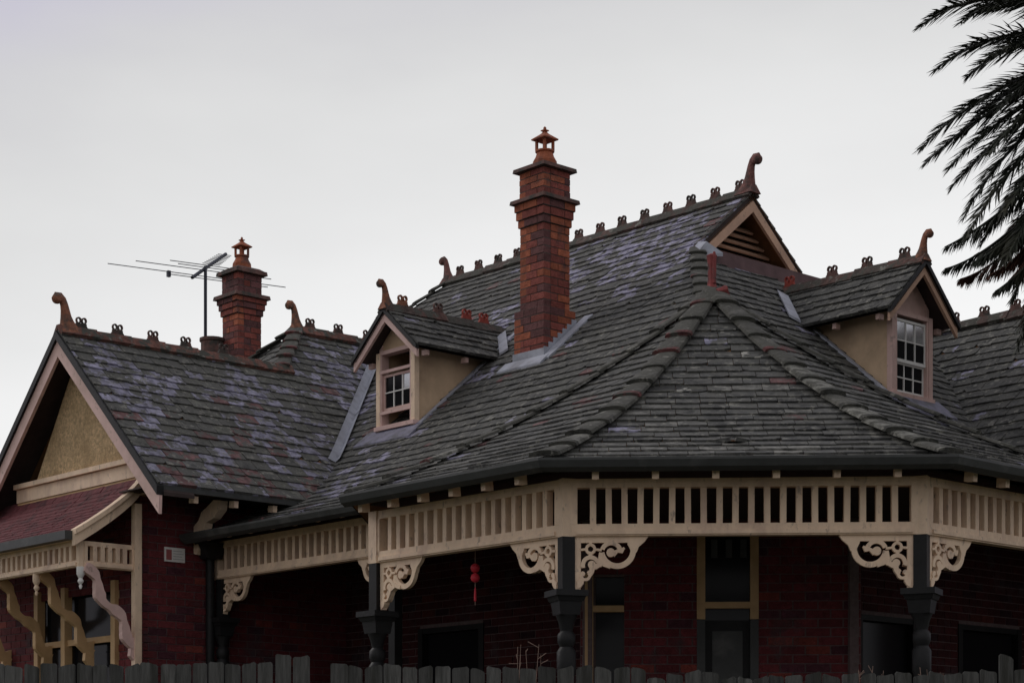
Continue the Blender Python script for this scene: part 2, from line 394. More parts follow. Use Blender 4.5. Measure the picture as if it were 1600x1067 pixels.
# left wing
GU, EV, EZ, KW = .12, 6.434, 3.325, .935
RV1 = EV+2.11; RZ1 = EZ+KW*2.11
RV2 = RV1+.8; RZ2 = EZ+KW*(RV2-EV); JU = 3.25
wp = lambda d: EZ+KW*d
SW = Surf((GU, EV), (1, 0), (0, 1), wp, [], tint_wing, seed=6)
SW.regs = [regL([(GU, EV), (JU, EV), (JU, RV1), (GU, RV1)], SW), regL([(JU, EV), (8, EV), (8, RV2), (JU+.8, RV2), (JU, RV1)], SW)]
SW2 = Surf((GU, 2*RV1-EV), (1, 0), (0, -1), wp, [], tint_wing, seed=7)
SW2.regs = [regL([(GU, 2*RV1-EV), (5, 2*RV1-EV), (5, RV1), (GU, RV1)], SW2)]
SH = Surf((JU-2.11+.0, RV1), (0, 1), (1, 0), lambda d: EZ+KW*d, [], tint_dark, seed=8)
SH.regs = [regL([(JU-.1, RV1-.1+.1), (JU, RV1), (JU+.8, RV2), (JU-1.2, RV2+2.0), (JU-1.2, RV1+1)], SH)]
SH.regs = [regL([(JU, RV1), (JU+.8, RV2), (JU-1.0, RV2+1.8), (JU-1.0, RV1+1.0)], SH)]
SW3 = Surf((GU, 2*RV2-EV), (1, 0), (0, -1), wp, [], tint_dark, seed=9)
SW3.regs = [regL([(JU-1, RV2+1.8), (8, RV2+1.8), (8, RV2), (JU+.8, RV2)], SW3)]
wing_roof = roofpart('wing_roof', [SW, SW2, SH, SW3], 'gabled slate roof of the left wing, mottled purple and maroon')
# right wing
RWU = 8.27; rp = lambda d: 3.3+.95*d
eU = RWU-(4.79-3.3)/.95
SRW = Surf((eU, 0), (0, 1), (1, 0), rp, [], tint_dark, seed=10)
RWR = eU+(5.75-3.3)/.95
SRW.regs = [regL([(eU, -1.6), (eU, 5), (RWR, 5), (RWR, -1.6)], SRW)]
SRW2 = Surf((2*RWR-eU, 0), (0, 1), (-1, 0), rp, [], tint_dark, seed=11)
SRW2.regs = [regL([(2*RWR-eU, -1.6), (2*RWR-eU, 5), (RWR, 5), (RWR, -1.6)], SRW2)]
right_roof = roofpart('wing_roof', [SRW, SRW2], 'dark slate roof of the wing behind the right dormer')

# ------------------------------------------------------------------ ridge furniture
def crest_mesh(m):
    b = MB(); fr = (Vector((0, 0, 0)), Vector((1, 0, 0)), Vector((0, 0, 1)), Vector((0, 1, 0)))
    b.poly2([(-.11, -.02), (.11, -.02), (.08, .02), (.062, .045), (-.062, .045), (-.08, .02)], fr, .032)
    for sx in (-1, 1):
        pts = [(sx*.035+.027*math.cos(t*2*math.pi/14), .094+.031*math.sin(t*2*math.pi/14)) for t in range(15)]
        b.ribbon(pts, .0145, fr, .03, .001*sx)
        b.ribbon([(sx*.035, .035), (sx*.035, .062)], .062, fr, .028, .002+.001*sx)
    me, o = b.mesh('crest', m, Vector((0, 0, 0))); return me
CREST = {k: crest_mesh(M[k]) for k in ('terracotta', 'terracotta_dark')}
CREST['red'] = crest_mesh(mat('bright_terracotta', (.30, .06, .045), .8, .2, 9))
def finial_mesh(m, h=.40):
    b = MB(); k = [(.02, -.06, .125), (.012, .0, .108), (-.002, .05, .088), (-.014, .11, .070), (-.024, .18, .058), (-.038, .245, .051), (-.062, .305, .048), (-.10, .342, .046), (-.138, .340, .046), (-.160, .305, .046), (-.14, .278, .044)]
    pts = [Vector((x, 0, z*h/.39)) for x, z, r_ in k]; rad = [r_*.72 for x, z, r_ in k]
    b.tube(pts, rad, 12, flat=1.42, ref=Vector((0, 1, 0)))
    n = 18; c0 = Vector((-.130, 0, .305*h/.39)); rg = [(.035, -.055), (.055, -.04), (.062, -.012), (.062, .012), (.055, .04), (.035, .055)]
    vs_ = [c0+Vector((math.cos(2*math.pi*j/n)*r_, y, math.sin(2*math.pi*j/n)*r_)) for r_, y in rg for j in range(n)]
    b.add(vs_, [(i*n+j, i*n+(j+1) % n, (i+1)*n+(j+1) % n, (i+1)*n+j) for i in range(len(rg)-1) for j in range(n)]+[tuple(range(n)), tuple((len(rg)-1)*n+j for j in range(n))])
    b.hexa([Vector(p) for p in ((-.11, -.10, -.09), (.16, -.10, -.09), (.16, .10, -.09), (-.11, .10, -.09), (-.085, -.04, .02), (.11, -.04, .02), (.11, .04, .02), (-.085, .04, .02))])
    me, o = b.mesh('finial', m, Vector((0, 0, 0))); me.shade_smooth(); me.set_sharp_from_angle(angle=R(50)); return me
M['terracotta_red'] = mat('terracotta_red', (.19, .085, .075), .85, .35, 14, stains=(.085, .06, .055), stain_scale=8, stain_lo=.48, stain_hi=.62, bump=.6)
FIN = {k: finial_mesh(M[k]) for k in ('terracotta', 'terracotta_dark', 'terracotta_red')}
def frame_m(p, ex):           # local x -> ex (horizontal), z up
    ex = ex.normalized(); ey = DZ.cross(ex).normalized()
    m_ = Matrix((ex, ey, DZ)).transposed().to_4x4(); m_.translation = p; return m_
def ridge(roof, p, q, m='terracotta_dark', crests=0.26, n=None, skip=(), tl=.45, first=.25, wing=.105, crest_mat=None, crest_list=None, hgt=1.0):
    """angular ridge tiles with crests at each joint"""
    d = q-p; L = d.length; d.normalize(); sd_ = DZ.cross(d).normalized(); k = max(1, round(L/tl)); st = L/k
    for i in range(k):
        b = MB(); a0 = p+d*(st*i); a1 = p+d*(st*(i+1)+.03); dz = rng.uniform(-.008, .008)
        def pr(o, e):
            return [o+sd_*(-wing)+DZ*(-.085+dz+e), o+sd_*(-.03)+DZ*(.018+dz+e), o+sd_*.03+DZ*(.018+dz+e), o+sd_*wing+DZ*(-.085+dz+e), o+sd_*(wing-.03)+DZ*(-.11+dz), o+DZ*(-.03+dz), o+sd_*(-wing+.03)+DZ*(-.11+dz)]
        A_, B_ = pr(a0, .0), pr(a1, .012); nn = 7
        b.add(A_+B_, [(6, 5, 4, 3, 2, 1, 0), tuple(range(7, 14))]+[(j, (j+1) % nn, nn+(j+1) % nn, nn+j) for j in range(nn)], jit((.16, .075, .06) if m == 'terracotta' else mixc((.075, .066, .06), (.11, .06, .052), rng.random()), rng, .2))
        b.build('ridge_tile', M['cap'], roof)
    if crest_list is None and n: crest_list = [first+(L-first-.15)*i/(n-1) for i in range(n)]
    for i, t in enumerate(crest_list or []):
        mm = crest_mat[i] if crest_mat else m
        link('ridge_crest', CREST[mm], frame_m(p+d*t+DZ*.018, d) @ Matrix.Rotation(rng.uniform(-.06, .06), 4, 'X'), roof)
def finial(roof, p, out, m='terracotta', sc=1.0):     # curls towards out
    link('finial', FIN[m], frame_m(p, -out) @ Matrix.Scale(sc, 4), roof)
def hipcaps(roof, pts, r=.095, tl=.30, seed=1, lift=.0, red=.25, pale=0):
    """overlapping half round tiles down a curved hip; pts from bottom to top"""
    rr = random.Random(seed)
    seg = [(pts[i+1]-pts[i]).length for i in range(len(pts)-1)]; T = sum(seg)
    def at(s):
        for i, l in enumerate(seg):
            if s <= l or i == len(seg)-1: return pts[i]+(pts[i+1]-pts[i])*(s/l)
            s -= l
    k = round(T/tl); st = T/k
    for i in range(k):
        a, b_ = at(st*i), at(min(T, st*(i+1)+.05)); d = (b_-a).normalized(); sd_ = d.cross(DZ).normalized(); up = sd_.cross(d).normalized()
        rad0, rad1 = r*rr.uniform(1.05, 1.2), r*rr.uniform(.84, .95); j = up*(lift+rr.uniform(-.008, .012))+sd_*rr.uniform(-.012, .012)
        b = MB(); n = 9; vs_ = []
        for (o, ra) in ((a+up*.022, rad0), (a+(b_-a)*.12+up*.022, rad0), (b_, rad1)):
            for kk in range(n):
                an = math.pi*kk/(n-1); vs_.append(o+j+sd_*(math.cos(an)*ra)+up*(math.sin(an)**.55*ra*.36-.008))
        fs = [(x*n+y, x*n+y+1, (x+1)*n+y+1, (x+1)*n+y) for x in range(2) for y in range(n-1)]
        fs += [tuple(range(n-1, -1, -1)), tuple(2*n+y for y in range(n)), (0, n, 2*n, 3*n-1, 2*n-1, n-1)]
        base = jit((.17, .168, .152) if rr.random() < pale and i < k*.62 else (.082, .08, .072), rr, .2); end = jit((.12, .045, .045), rr, .2) if rr.random() < red else jit((.05, .05, .045), rr)
        for t, f in enumerate(fs):
            pass
        b.add(vs_, fs, base)
        for t in range(len(fs)):
            if t < n-1 or t == len(fs)-3: b.c[t] = end
        o = b.build('hip_tile', M['cap'], roof, smooth=False)
def hip_line(a, za, b, zb, prof, n=14, lift=.03):
    return [W(a[0]+(b[0]-a[0])*i/n, a[1]+(b[1]-a[1])*i/n, prof(i/n)+lift) for i in range(n+1)]
pz = lambda t: ZE+(ZA-ZE)*(t-.38*t*(1-t))
for i, (e, sd2) in enumerate(zip(PAVE, (1, 2, 3, 4))):
    pts = hip_line(e, 0, O_, 0, pz)
    hipcaps(pavilion_roof, pts, r=.115 if i in (1, 2) else .09, tl=.40, seed=sd2+40, red=.3 if i == 1 else .12, pale=.55 if i == 2 else .06)
# main hip from pavilion apex to gablet corner
hp = [W(u, u-1.93, L_prof(u-UE)+.03) for u in (3.6, 4.4, 5.2, 5.80)]
hipcaps(main_roof, hp, r=.10, tl=.30, seed=50, red=.1)
# broken finial post on pavilion apex
def apexpost(b):
    c = W(O_[0], O_[1], ZA-.02); s_ = .045
    b.lathe(c, [(.11, -.08), (.09, 0), (.06, .05), (.046, .09), (.040, .25), (.046, .33), (.056, .38), (.02, .40)], 8, rot=.4)
    b.lathe(c+Vector((.02, -.04, 0)), [(.02, .1), (.022, .36), (.012, .41)], 6)
one(apexpost, 'broken_finial', mat('red_terracotta', (.23, .055, .055), .8, .3, 9, stains=(.09, .05, .05), stain_scale=8), pavilion_roof)
one(lambda b: b.tube([W(O_[0]-.06, O_[1]-.12, ZA-.03), W(O_[0]+.02, O_[1]-.15, ZA-.0), W(O_[0]+.10, O_[1]-.12, ZA-.05)], [.03, .045, .03], 8), 'apex_cap', bpy.data.materials['red_terracotta'], pavilion_roof, True)
# main ridge
rp0, rp1 = W(RU, VG+.03, RZ+.05), W(RU, 9.62, RZ+.05)
ridge(main_roof, rp0, rp1, crest_list=[.22+i*.40 for i in range(14)])
finial(main_roof, rp0+DV*.08+DZ*.03, -DV, 'terracotta_red', .98)
finial(main_roof, rp1+DZ*.02, DV, 'terracotta_red', .85)
hipcaps(main_roof, [W(RU-1.5*(1-t), 9.62+.76*(1-t), L_prof(RU-UE-1.5*(1-t))+.02) for t in (0, .5, 1)], r=.09, seed=55, red=0)
# wing ridges
wr0 = W(GU, RV1, RZ1+.05); wr1 = W(JU+.1, RV1, RZ1+.05)
ridge(wing_roof, wr0, wr1, m='terracotta', crest_list=[.30, .78, 1.26, 1.72, 2.26], crest_mat=['terracotta_dark']*5)
finial(wing_roof, wr0+DU*.12+DZ*.02, -DU, 'terracotta', .95)
w20 = W(JU+.8, RV2, RZ2+.06)
ridge(wing_roof, w20, W(7.4, RV2, RZ2+.06), m='terracotta', crest_list=[.22, .68, 1.18, 1.7, 2.2], crest_mat=['terracotta_dark']*5)
finial(wing_roof, w20, -DU, 'terracotta', .86)
hipcaps(wing_roof, [W(JU+.8*t, RV1+.8*t, RZ1+KW*.8*t+.05) for t in (0, .5, 1)], r=.10, tl=.28, seed=57, red=1)
hipcaps(wing_roof, [W(JU+.8-1.8*(1-t), RV2+1.8*(1-t), RZ2-KW*1.8*(1-t)+.04) for t in (0, .5, 1)], r=.09, seed=58, red=0)
# right wing ridge
ridge(right_roof, W(RWR, 4.2, 5.81), W(RWR, -1.6, 5.81), crest_list=[1.45+.44*i for i in range(9)])

# ------------------------------------------------------------------ gablet of the main roof
gab = MB(); gv = VG+.14
zc = L_prof(5.83-UE)
gab.prism([W(5.83-.05, gv+.28, zc-.35), W(2*RU-5.83+.05, gv+.28, zc-.35), W(RU, gv+.28, RZ-.05)], DV*.06)
gablet = gab.build('gablet', M['darkwood'], house); gablet['label'] = 'small triangular gable with louvres at the end of the main ridge'
for sgn in (-1, 1):
    fl = 1.12 if sgn < 0 else 1.34; fu = RU+sgn*fl; kz = (RZ-zc)/(RU-5.83)
    fz = RZ-kz*fl
    def bb(b, inset, dep, v0, ht):
        b.prism([W(RU, v0, RZ+.02-inset), W(fu, v0, fz+.02-inset), W(fu, v0, fz+.02-inset-ht*1.1), W(RU, v0, RZ+.02-inset-ht*1.32)], DV*dep)
    one(lambda b: bb(b, .12, .04, VG+.04, .10), 'barge_board', M['tan'], gablet)
    one(lambda b: bb(b, 0, .05, VG+.075, .115), 'verge_board', M['darkwood'], gablet)
    one(lambda b: b.prism([W(RU, VG+.08, RZ-.05), W(fu, VG+.08, fz-.05), W(fu, VG+.08, fz-.09), W(RU, VG+.08, RZ-.09)], DV*.5), 'soffit_board', M['soffit'], gablet)
for i in range(5):
    z = zc+.13+i*.085; hw = max(.08, (RZ-.22-z)/((RZ-zc)/(RU-5.83)))
    one(lambda b: b.hexa([W(RU-hw, gv+.12, z), W(RU+hw, gv+.12, z), W(RU+hw, gv+.22, z+.07), W(RU-hw, gv+.22, z+.07), W(RU-hw, gv+.10, z+.016), W(RU+hw, gv+.10, z+.016), W(RU+hw, gv+.20, z+.088), W(RU-hw, gv+.20, z+.088)]), 'louvre', M['tan'], gablet)
one(lambda b: b.prism([W(RU-1.28, 3.64, zc-.6), W(RU+1.30, 3.64, zc-.6), W(RU+1.12, 3.70, zc-.02), W(RU-.98, 3.70, zc-.02)], DV*.1), 'base_board', mat('faded_maroon', (.125, .075, .078), .8, .25, 5), gablet)
boxp('sill', M['tan'], gablet, RU-.86, RU+1.12, gv+.04, gv+.24, zc+.02, zc+.11); boxp('ledge', bpy.data.materials['faded_maroon'], gablet, RU-.96, RU+1.10, 3.72, gv+.26, zc-.03, zc-.005)
# lead saddle at the gablet corner
one(lambda b: b.add([W(5.60, VG-.22, zc-.12), W(5.78, VG-.20, zc+.05), W(5.93, VG-.32, zc-.08), W(5.66, VG-.02, zc-.08), W(5.84, VG-.02, zc+.09), W(5.99, VG-.14, zc-.04), W(5.60, VG-.22, zc-.16), W(5.93, VG-.32, zc-.12)], [(0, 1, 4, 3), (1, 2, 5, 4), (0, 6, 7, 2, 1)]), 'lead_saddle', M['lead'], main_roof)

# ------------------------------------------------------------------ dormers
def dormer(face, side, F0, hw, wd_lo, wd_hi, zb, ze, zr, back, open_top, label):
    """face: outward direction axis; local frame: x along the wall (left to right seen from outside), y outward, z up"""
    # local frame: F0 = centre of the face at z=0 (eye relative), ex to viewer's right, ey outward
    ex, ey = side, face
    P = lambda x, y, z: F0+ex*x+ey*y+DZ*z
    def hx(b, x0, x1, y0, y1, z0, z1):
        b.hexa([P(x0, y0, z0), P(x1, y0, z0), P(x1, y1, z0), P(x0, y1, z0), P(x0, y0, z1), P(x1, y0, z1), P(x1, y1, z1), P(x0, y1, z1)])
    hb = lambda name, m, par, *a: one(lambda b: hx(b, *a), name, m, par)
    k = (zr-ze)/hw
    b = MB()
    wx = wd_hi
    # cheeks and gable triangle
    gz = lambda x: zr-.10-k*abs(x)
    b.prism([P(-wx, -.02, zb), P(-wd_lo, -.02, zb), P(-wd_lo, -.02, gz(wd_lo)-.02), P(-wx, -.02, gz(wx)-.02)], -ey*.04)
    b.prism([P(wd_lo, -.02, zb), P(wx, -.02, zb), P(wx, -.02, gz(wx)-.02), P(wd_lo, -.02, gz(wd_lo)-.02)], -ey*.04)
    dm = b.build('dormer', M['pink'], house); dm['label'] = label
    for sx in (-1, 1):
        one(lambda b: b.prism([P(sx*(wx-.02), -.03, zb-.35), P(sx*(wx-.02), -.03, ze+.10), P(sx*(wx-.02), -back, ze+.10), P(sx*(wx-.02), -back, ze-.2)], ex*(-sx*.03)), 'cheek', M['weatherboard'], dm)
    return dm, P, hb, k
def dormer_full(face, side, F0, hw, wx, zb, ze, zr, back, sashspec, label, crest_spec, fin_m, seed):
    wl = wx-.062
    dm, P, hb, k = dormer(face, side, F0, hw, wl, wx, zb, ze, zr, back, None, label)
    top = sashspec['top']; bot = sashspec['bot']
    # gable infill above the window
    one(lambda b: b.prism([P(-wl, -.03, top), P(wl, -.03, top), P(wl, -.03, zr-.10-k*wl), P(0, -.03, zr-.10), P(-wl, -.03, zr-.10-k*wl)], -face*.03), 'gable_infill', M[sashspec['infill']], dm)
    # window frame
    for sx in (-1, 1): hb('window_frame', M[sashspec['frame']], dm, min(sx*wl, sx*(wl-.022)), max(sx*wl, sx*(wl-.022)), -.10, .015, bot, top)
    hb('window_frame', M[sashspec['frame']], dm, -wl, wl, -.10, .018, top-.035, top+.01)
    hb('window_sill', M[sashspec['frame']], dm, -wx-.02, wx+.02, -.10, .05, bot-.05, bot)
    hb('corner_post', M[sashspec['post']], dm, -wx-.012, -wl-.005, -.05, .02, zb-.05, ze+.04)
    hb('corner_post', M[sashspec['post']], dm, wl+.005, wx+.012, -.05, .022, zb-.05, ze+.04)
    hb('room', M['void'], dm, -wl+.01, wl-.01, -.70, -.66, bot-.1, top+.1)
    for (z0, z1, cols, rows, y) in sashspec['sashes']:
        x0, x1 = -wl+.024, wl-.024
        fr_ = .028
        hb('sash_rail', M[sashspec['sash']], dm, x0, x1, y-.03, y, z0, z0+fr_*1.3); hb('sash_rail', M[sashspec['sash']], dm, x0, x1, y-.03, y, z1-fr_, z1)
        hb('sash_stile', M[sashspec['sash']], dm, x0, x0+fr_*.8, y-.028, y-.002, z0+fr_, z1-fr_); hb('sash_stile', M[sashspec['sash']], dm, x1-fr_*.8, x1, y-.028, y-.002, z0+fr_, z1-fr_)
        a0, a1, c0, c1 = x0+fr_*.8, x1-fr_*.8, z0+fr_*1.3, z1-fr_
        for i in range(1, cols):
            xx = a0+(a1-a0)*i/cols; hb('glazing_bar', M['white'], dm, xx-.007, xx+.007, y-.022, y-.003, c0, c1)
        for j in range(1, rows):
            zz = c0+(c1-c0)*j/rows; hb('glazing_bar', M['white'], dm, a0, a1, y-.023, y-.004, zz-.007, zz+.007)
        rr = random.Random(seed)
        for i in range(cols):
            for j in range(rows):
                t1, t2 = rr.uniform(-.004, .004), rr.uniform(-.003, .003)
                xa, xb = a0+(a1-a0)*i/cols, a0+(a1-a0)*(i+1)/cols; za, zb_ = c0+(c1-c0)*j/rows, c0+(c1-c0)*(j+1)/rows
                one(lambda b: b.add([P(xa, y-.016, za), P(xb, y-.016+t1, za), P(xb, y-.016+t1+t2, zb_), P(xa, y-.016+t2, zb_)], [(0, 1, 2, 3)]), 'pane', M['glass_sky_sheen'] if (len(sashspec['sashes']) == 2 and y > -.02 and j == rows-1) or (len(sashspec['sashes']) == 1 and j == rows-1 and i == cols-1) else M['glass'], dm)
    # roof planes
    ov = .19
    for sx in (-1, 1):
        # plan mapping through Surf in building coordinates
        Eo = F0+ex_(side)*(sx*hw)+face*ov
        rel = Eo-W(0, 0, 0); E = (rel.dot(DU), rel.dot(DV))
        es = (-face).normalized(); esuv = (es.dot(DU), es.dot(DV)); ewv = side*(-sx); ewuv = (ewv.dot(DU), ewv.dot(DV))
        S = Surf(E, esuv, ewuv, lambda d: ze+k*d, [[(0, 0), (back+ov+.35, 0), (back+ov+.35, hw), (0, hw)]], tint_dark, gauge=.15, seed=seed+sx)
        mb = MB(); S.deck(mb, nseg=1); mb.build('roof_lining', M['darkwood'], dm); S.lay(dm, lift=.018)
        zf = lambda x: zr-k*abs(x)
        one(lambda b: b.prism([P(0, ov-.01, zr-.062), P(sx*(hw+.0), ov-.01, ze-.062), P(sx*(hw+.0), ov-.01, ze-.16), P(0, ov-.01, zr-.175)], -face*.035), 'barge_board', M[sashspec['barge']], dm)
        one(lambda b: b.prism([P(0, ov+.02, zr-.0), P(sx*(hw+.02), ov+.02, ze-.02), P(sx*(hw+.02), ov+.02, ze-.075), P(0, ov+.02, zr-.06)], -face*.05), 'verge_board', M['black'], dm)
        for yy in (.05, -.55):
            q = P(sx*(hw-.05), yy-.08, ze-.075); one(lambda b: b.beam(q-side*sx*.08, q+side*sx*.0, .05, .06), 'rafter_tail', M['pink'], dm)
        # cheek flashing strip on the roof
    ridge(dm, P(0, ov+.02, zr+.03), P(0, -back-.30, zr+.03), crest_list=[c for c, _ in crest_spec], crest_mat=[c for _, c in crest_spec], wing=.10)
    finial(dm, P(0, ov-.04, zr+.035), face, fin_m, .72)
    return dm, P, hb
def ex_(s): return s
# left dormer
lsash = dict(top=5.245, bot=4.36, infill='weatherboard', frame='pink', post='cream', sash='pink', barge='pink',
             sashes=[(4.54, 4.97, 3, 2, -.02)])
ld, lP, lhb = dormer_full(-DU, -DV, W(3.42, 6.47, 0), .59, .350, 4.28, 5.195, 5.71, 1.75, lsash,
    'left dormer with its sash window slid open, cream cheeks', [(.30, 'terracotta'), (.85, 'terracotta_dark'), (1.30, 'red'), (1.58, 'red')], 'terracotta', 70)
one(lambda b: b.hexa([lP(-.30, .0, 4.985), lP(.30, .0, 4.985), lP(.30, .02, 4.985), lP(-.30, .02, 4.985), lP(-.30, .0, 5.02), lP(.30, .0, 5.02), lP(.30, .02, 5.02), lP(-.30, .02, 5.02)]), 'transom', M['pink'], ld)
one(lambda b: b.hexa([lP(-.30, .0, 4.50), lP(.30, .0, 4.50), lP(.30, .02, 4.50), lP(-.30, .02, 4.50), lP(-.30, .0, 4.535), lP(.30, .0, 4.535), lP(.30, .02, 4.535), lP(-.30, .02, 4.535)]), 'transom', M['pink'], ld)
# right dormer
rsash = dict(top=5.33, bot=4.43, infill='pink', frame='pink', post='pink', sash='white', barge='tan',
             sashes=[(4.44, 4.79, 3, 2, -.03), (4.78, 5.26, 3, 2, -.005)])
rd, rP, rhb = dormer_full(-DV, DU, W(6.86, 1.618, 0), .62, .36, 4.36, 5.30, 5.92, 1.85, rsash,
    'right dormer with a closed multi pane sash window, pink frame', [(.30, 'terracotta_dark'), (.82, 'terracotta_dark'), (1.32, 'terracotta_dark'), (1.95, 'red')], 'terracotta', 80)
# flashings on the roof round the dormers and the chimney
M['lead_purple'] = mat('slate_apron', (.20, .195, .265), .7, .25, 5, stains=(.12, .12, .14), stain_scale=5, stain_lo=.48, stain_hi=.62, bump=.2)
def strip(S, pts, wd, name, parent, lift=.028, th=.006):   # pts (u,v) on surface S; wd in plan
    b = MB(); n = len(pts); top = []
    for i, p in enumerate(pts):
        a, c = pts[max(0, i-1)], pts[min(n-1, i+1)]; dx, dy = c[0]-a[0], c[1]-a[1]; l = math.hypot(dx, dy)
        for sg in (-1, 1):
            s_, w_ = S.inv(p[0]-dy/l*wd/2*sg, p[1]+dx/l*wd/2*sg); top.append(S.P(s_, w_, lift))
    b.add(top+[p-DZ*.03 for p in top], [(2*i, 2*i+1, 2*i+3, 2*i+2) for i in range(n-1)]+[(2*i, 2*i+2, 2*n+2*i+2, 2*n+2*i) for i in range(n-1)]+[(2*i+1, 2*n+2*i+1, 2*n+2*i+3, 2*i+3) for i in range(n-1)]+[(0, 2*n, 2*n+1, 1), (2*n-2, 2*n-1, 4*n-1, 4*n-2)])
    return b.build(name, M['lead_purple'] if name == 'apron_flashing' and parent is not globals().get('ch1') else M['lead'], parent)
strip(SL, [(3.36, 6.06), (3.9, 6.06), (4.6, 6.06), (4.95, 6.06)], .07, 'flashing', ld)
strip(SL, [(3.33, 5.98), (3.33, 6.5), (3.33, 7.02)], .22, 'apron_flashing', ld, lift=.03)
strip(SL, [(4.55, 5.80), (4.98, 6.32)], .10, 'valley_flashing', ld, lift=.05)
strip(SR, [(6.42, 1.54), (6.42, 2.2), (6.42, 2.9)], .08, 'flashing', rd)
strip(SR, [(6.40, 1.50), (6.86, 1.50), (7.36, 1.50)], .26, 'apron_flashing', rd, lift=.03)
strip(SR, [(6.18, 2.75), (6.60, 3.28)], .13, 'valley_flashing', rd, lift=.05)

# ------------------------------------------------------------------ chimneys
ORG, MRN, DKB = (.33, .10, .055), (.22, .062, .05), (.13, .055, .055)
bricks_rest = MB(); nsl = 0
def chimney(cu, cv, zbase, spec, label, dark=0.0, seed=1):
    """cu,cv: near corner (min u, min v) of the shaft; spec: list of (z0, z1, out) with out = growth beyond the shaft"""
    a = .41; r = random.Random(seed)
    core = MB()
    for z0, z1, o in spec: core.box(cu-o+.006, cu+a+o-.006, cv-o+.006, cv+a+o-.006, z0, z1-.002)
    ch = core.build('chimney', M['mortar'], house); ch['label'] = label
    for z0, z1, o in spec:
        n = max(1, round((z1-z0)/.086)); h = (z1-z0)/n; e = a+2*o; x0, y0 = cu-o, cv-o
        for i in range(n):
            za, zb_ = z0+i*h+.005, z0+(i+1)*h-.007
            for side in range(4):
                dlen = e-.105; cuts = [0, .225, dlen] if (i+side) % 2 else [0, .115, dlen] if dlen < .36 else [0, .115, .345, dlen]
                cuts = [c for c in cuts if c < dlen-.05]+[dlen]
                for c0, c1 in zip(cuts, cuts[1:]):
                    c0 += .005; c1 -= .005; pr = r.uniform(-.003, .004)
                    if side == 0: bx = (x0-pr, x0+.105, y0+c0, y0+c1)            # -u face
                    elif side == 3: bx = (x0+.105+c0, x0+.105+c1, y0-pr, y0+.105)  # -v face
                    elif side == 2: bx = (x0+e-.105, x0+e+pr, y0+.105+c0, y0+.105+c1)
                    else: bx = (x0+c0, x0+c1, y0+e-.105, y0+e+pr)
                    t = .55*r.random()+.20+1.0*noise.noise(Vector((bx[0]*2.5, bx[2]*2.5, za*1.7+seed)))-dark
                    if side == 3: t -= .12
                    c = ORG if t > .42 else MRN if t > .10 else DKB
                    c = jit(c, r, .22)
                    b = MB() if side in (0, 3) else bricks_rest
                    b.box(*bx, za, zb_, tint=c)
                    if side in (0, 3): b.build('brick', M['brick'], ch)
    return ch
def plate(b, cu, cv, o, z0, z1, o2=None):
    a = .41; o2 = o if o2 is None else o2
    b.hexa([W(cu-o, cv-o, z0), W(cu+a+o, cv-o, z0), W(cu+a+o, cv+a+o, z0), W(cu-o, cv+a+o, z0), W(cu-o2, cv-o2, z1), W(cu+a+o2, cv-o2, z1), W(cu+a+o2, cv+a+o2, z1), W(cu-o2, cv+a+o2, z1)])
def pot(ch, c, square=True, sc=1.0):
    n = 4 if square else 14; rot = A if square else 0; q = math.sqrt(2) if square else 1
    P_ = lambda pr: [(r_*q*sc, z*sc) for r_, z in pr]
    m = mat('pot_terracotta', (.33, .10, .05), .8, .35, 10, stains=(.12, .06, .05), stain_scale=5, stain_lo=.5, stain_hi=.65)
    rot2 = A+math.pi/4
    po = MB()
    po.lathe(c, [(r_*sc, z*sc) for r_, z in [(.165, 0), (.16, .03), (.155, .09), (.12, .15), (.105, .20), (.125, .21), (.125, .23), (.095, .235), (.0, .235)]], 12, rot=rot2)
    p = po.build('chimney_pot', m, ch)
    for k in range(4):
        an = rot2+k*math.pi/2; pp = c+Vector((math.cos(an), math.sin(an), 0))*.105*sc
        one(lambda b: b.beam(pp+DZ*.23*sc, pp+DZ*.37*sc, .03*sc, .03*sc, up=DU), 'pot_column', m, ch)
    one(lambda b: b.tube([c+DZ*.23*sc, c+DZ*.37*sc], .028*sc, 8), 'pot_column', m, ch)
    one(lambda b: (b.lathe(c, [(r_*sc, z*sc) for r_, z in [(.175, .365), (.18, .38), (.07, .44), (.04, .46), (.03, .475), (.055, .485), (.055, .497), (.02, .505), (.02, .53), (.0, .55)]], 4, rot=rot2)), 'pot_cap', m, ch)
CU = (.3678-PX)*UX+(22.51-PY)*UY; CV = -(.3678-PX)*UY+(22.51-PY)*UX
zy = lambda y, Y=22.51: (1240-y)/3060*Y
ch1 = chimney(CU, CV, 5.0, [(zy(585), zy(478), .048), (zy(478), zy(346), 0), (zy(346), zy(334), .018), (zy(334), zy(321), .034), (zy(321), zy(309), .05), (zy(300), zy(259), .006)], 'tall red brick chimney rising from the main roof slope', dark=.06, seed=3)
one(lambda b: plate(b, CU, CV, .088, zy(309), zy(303), .08), 'cornice', M['terracotta_dark'], ch1); one(lambda b: plate(b, CU, CV, .06, zy(303), zy(300.5), .02), 'cornice', M['terracotta_dark'], ch1)
one(lambda b: plate(b, CU, CV, .062, zy(259), zy(253), .055), 'cornice', M['terracotta_dark'], ch1); one(lambda b: plate(b, CU, CV, .04, zy(253), zy(250), -.02), 'cornice', M['terracotta_dark'], ch1)
pot(ch1, W(CU+.205, CV+.205, zy(250)-.01), sc=.90)
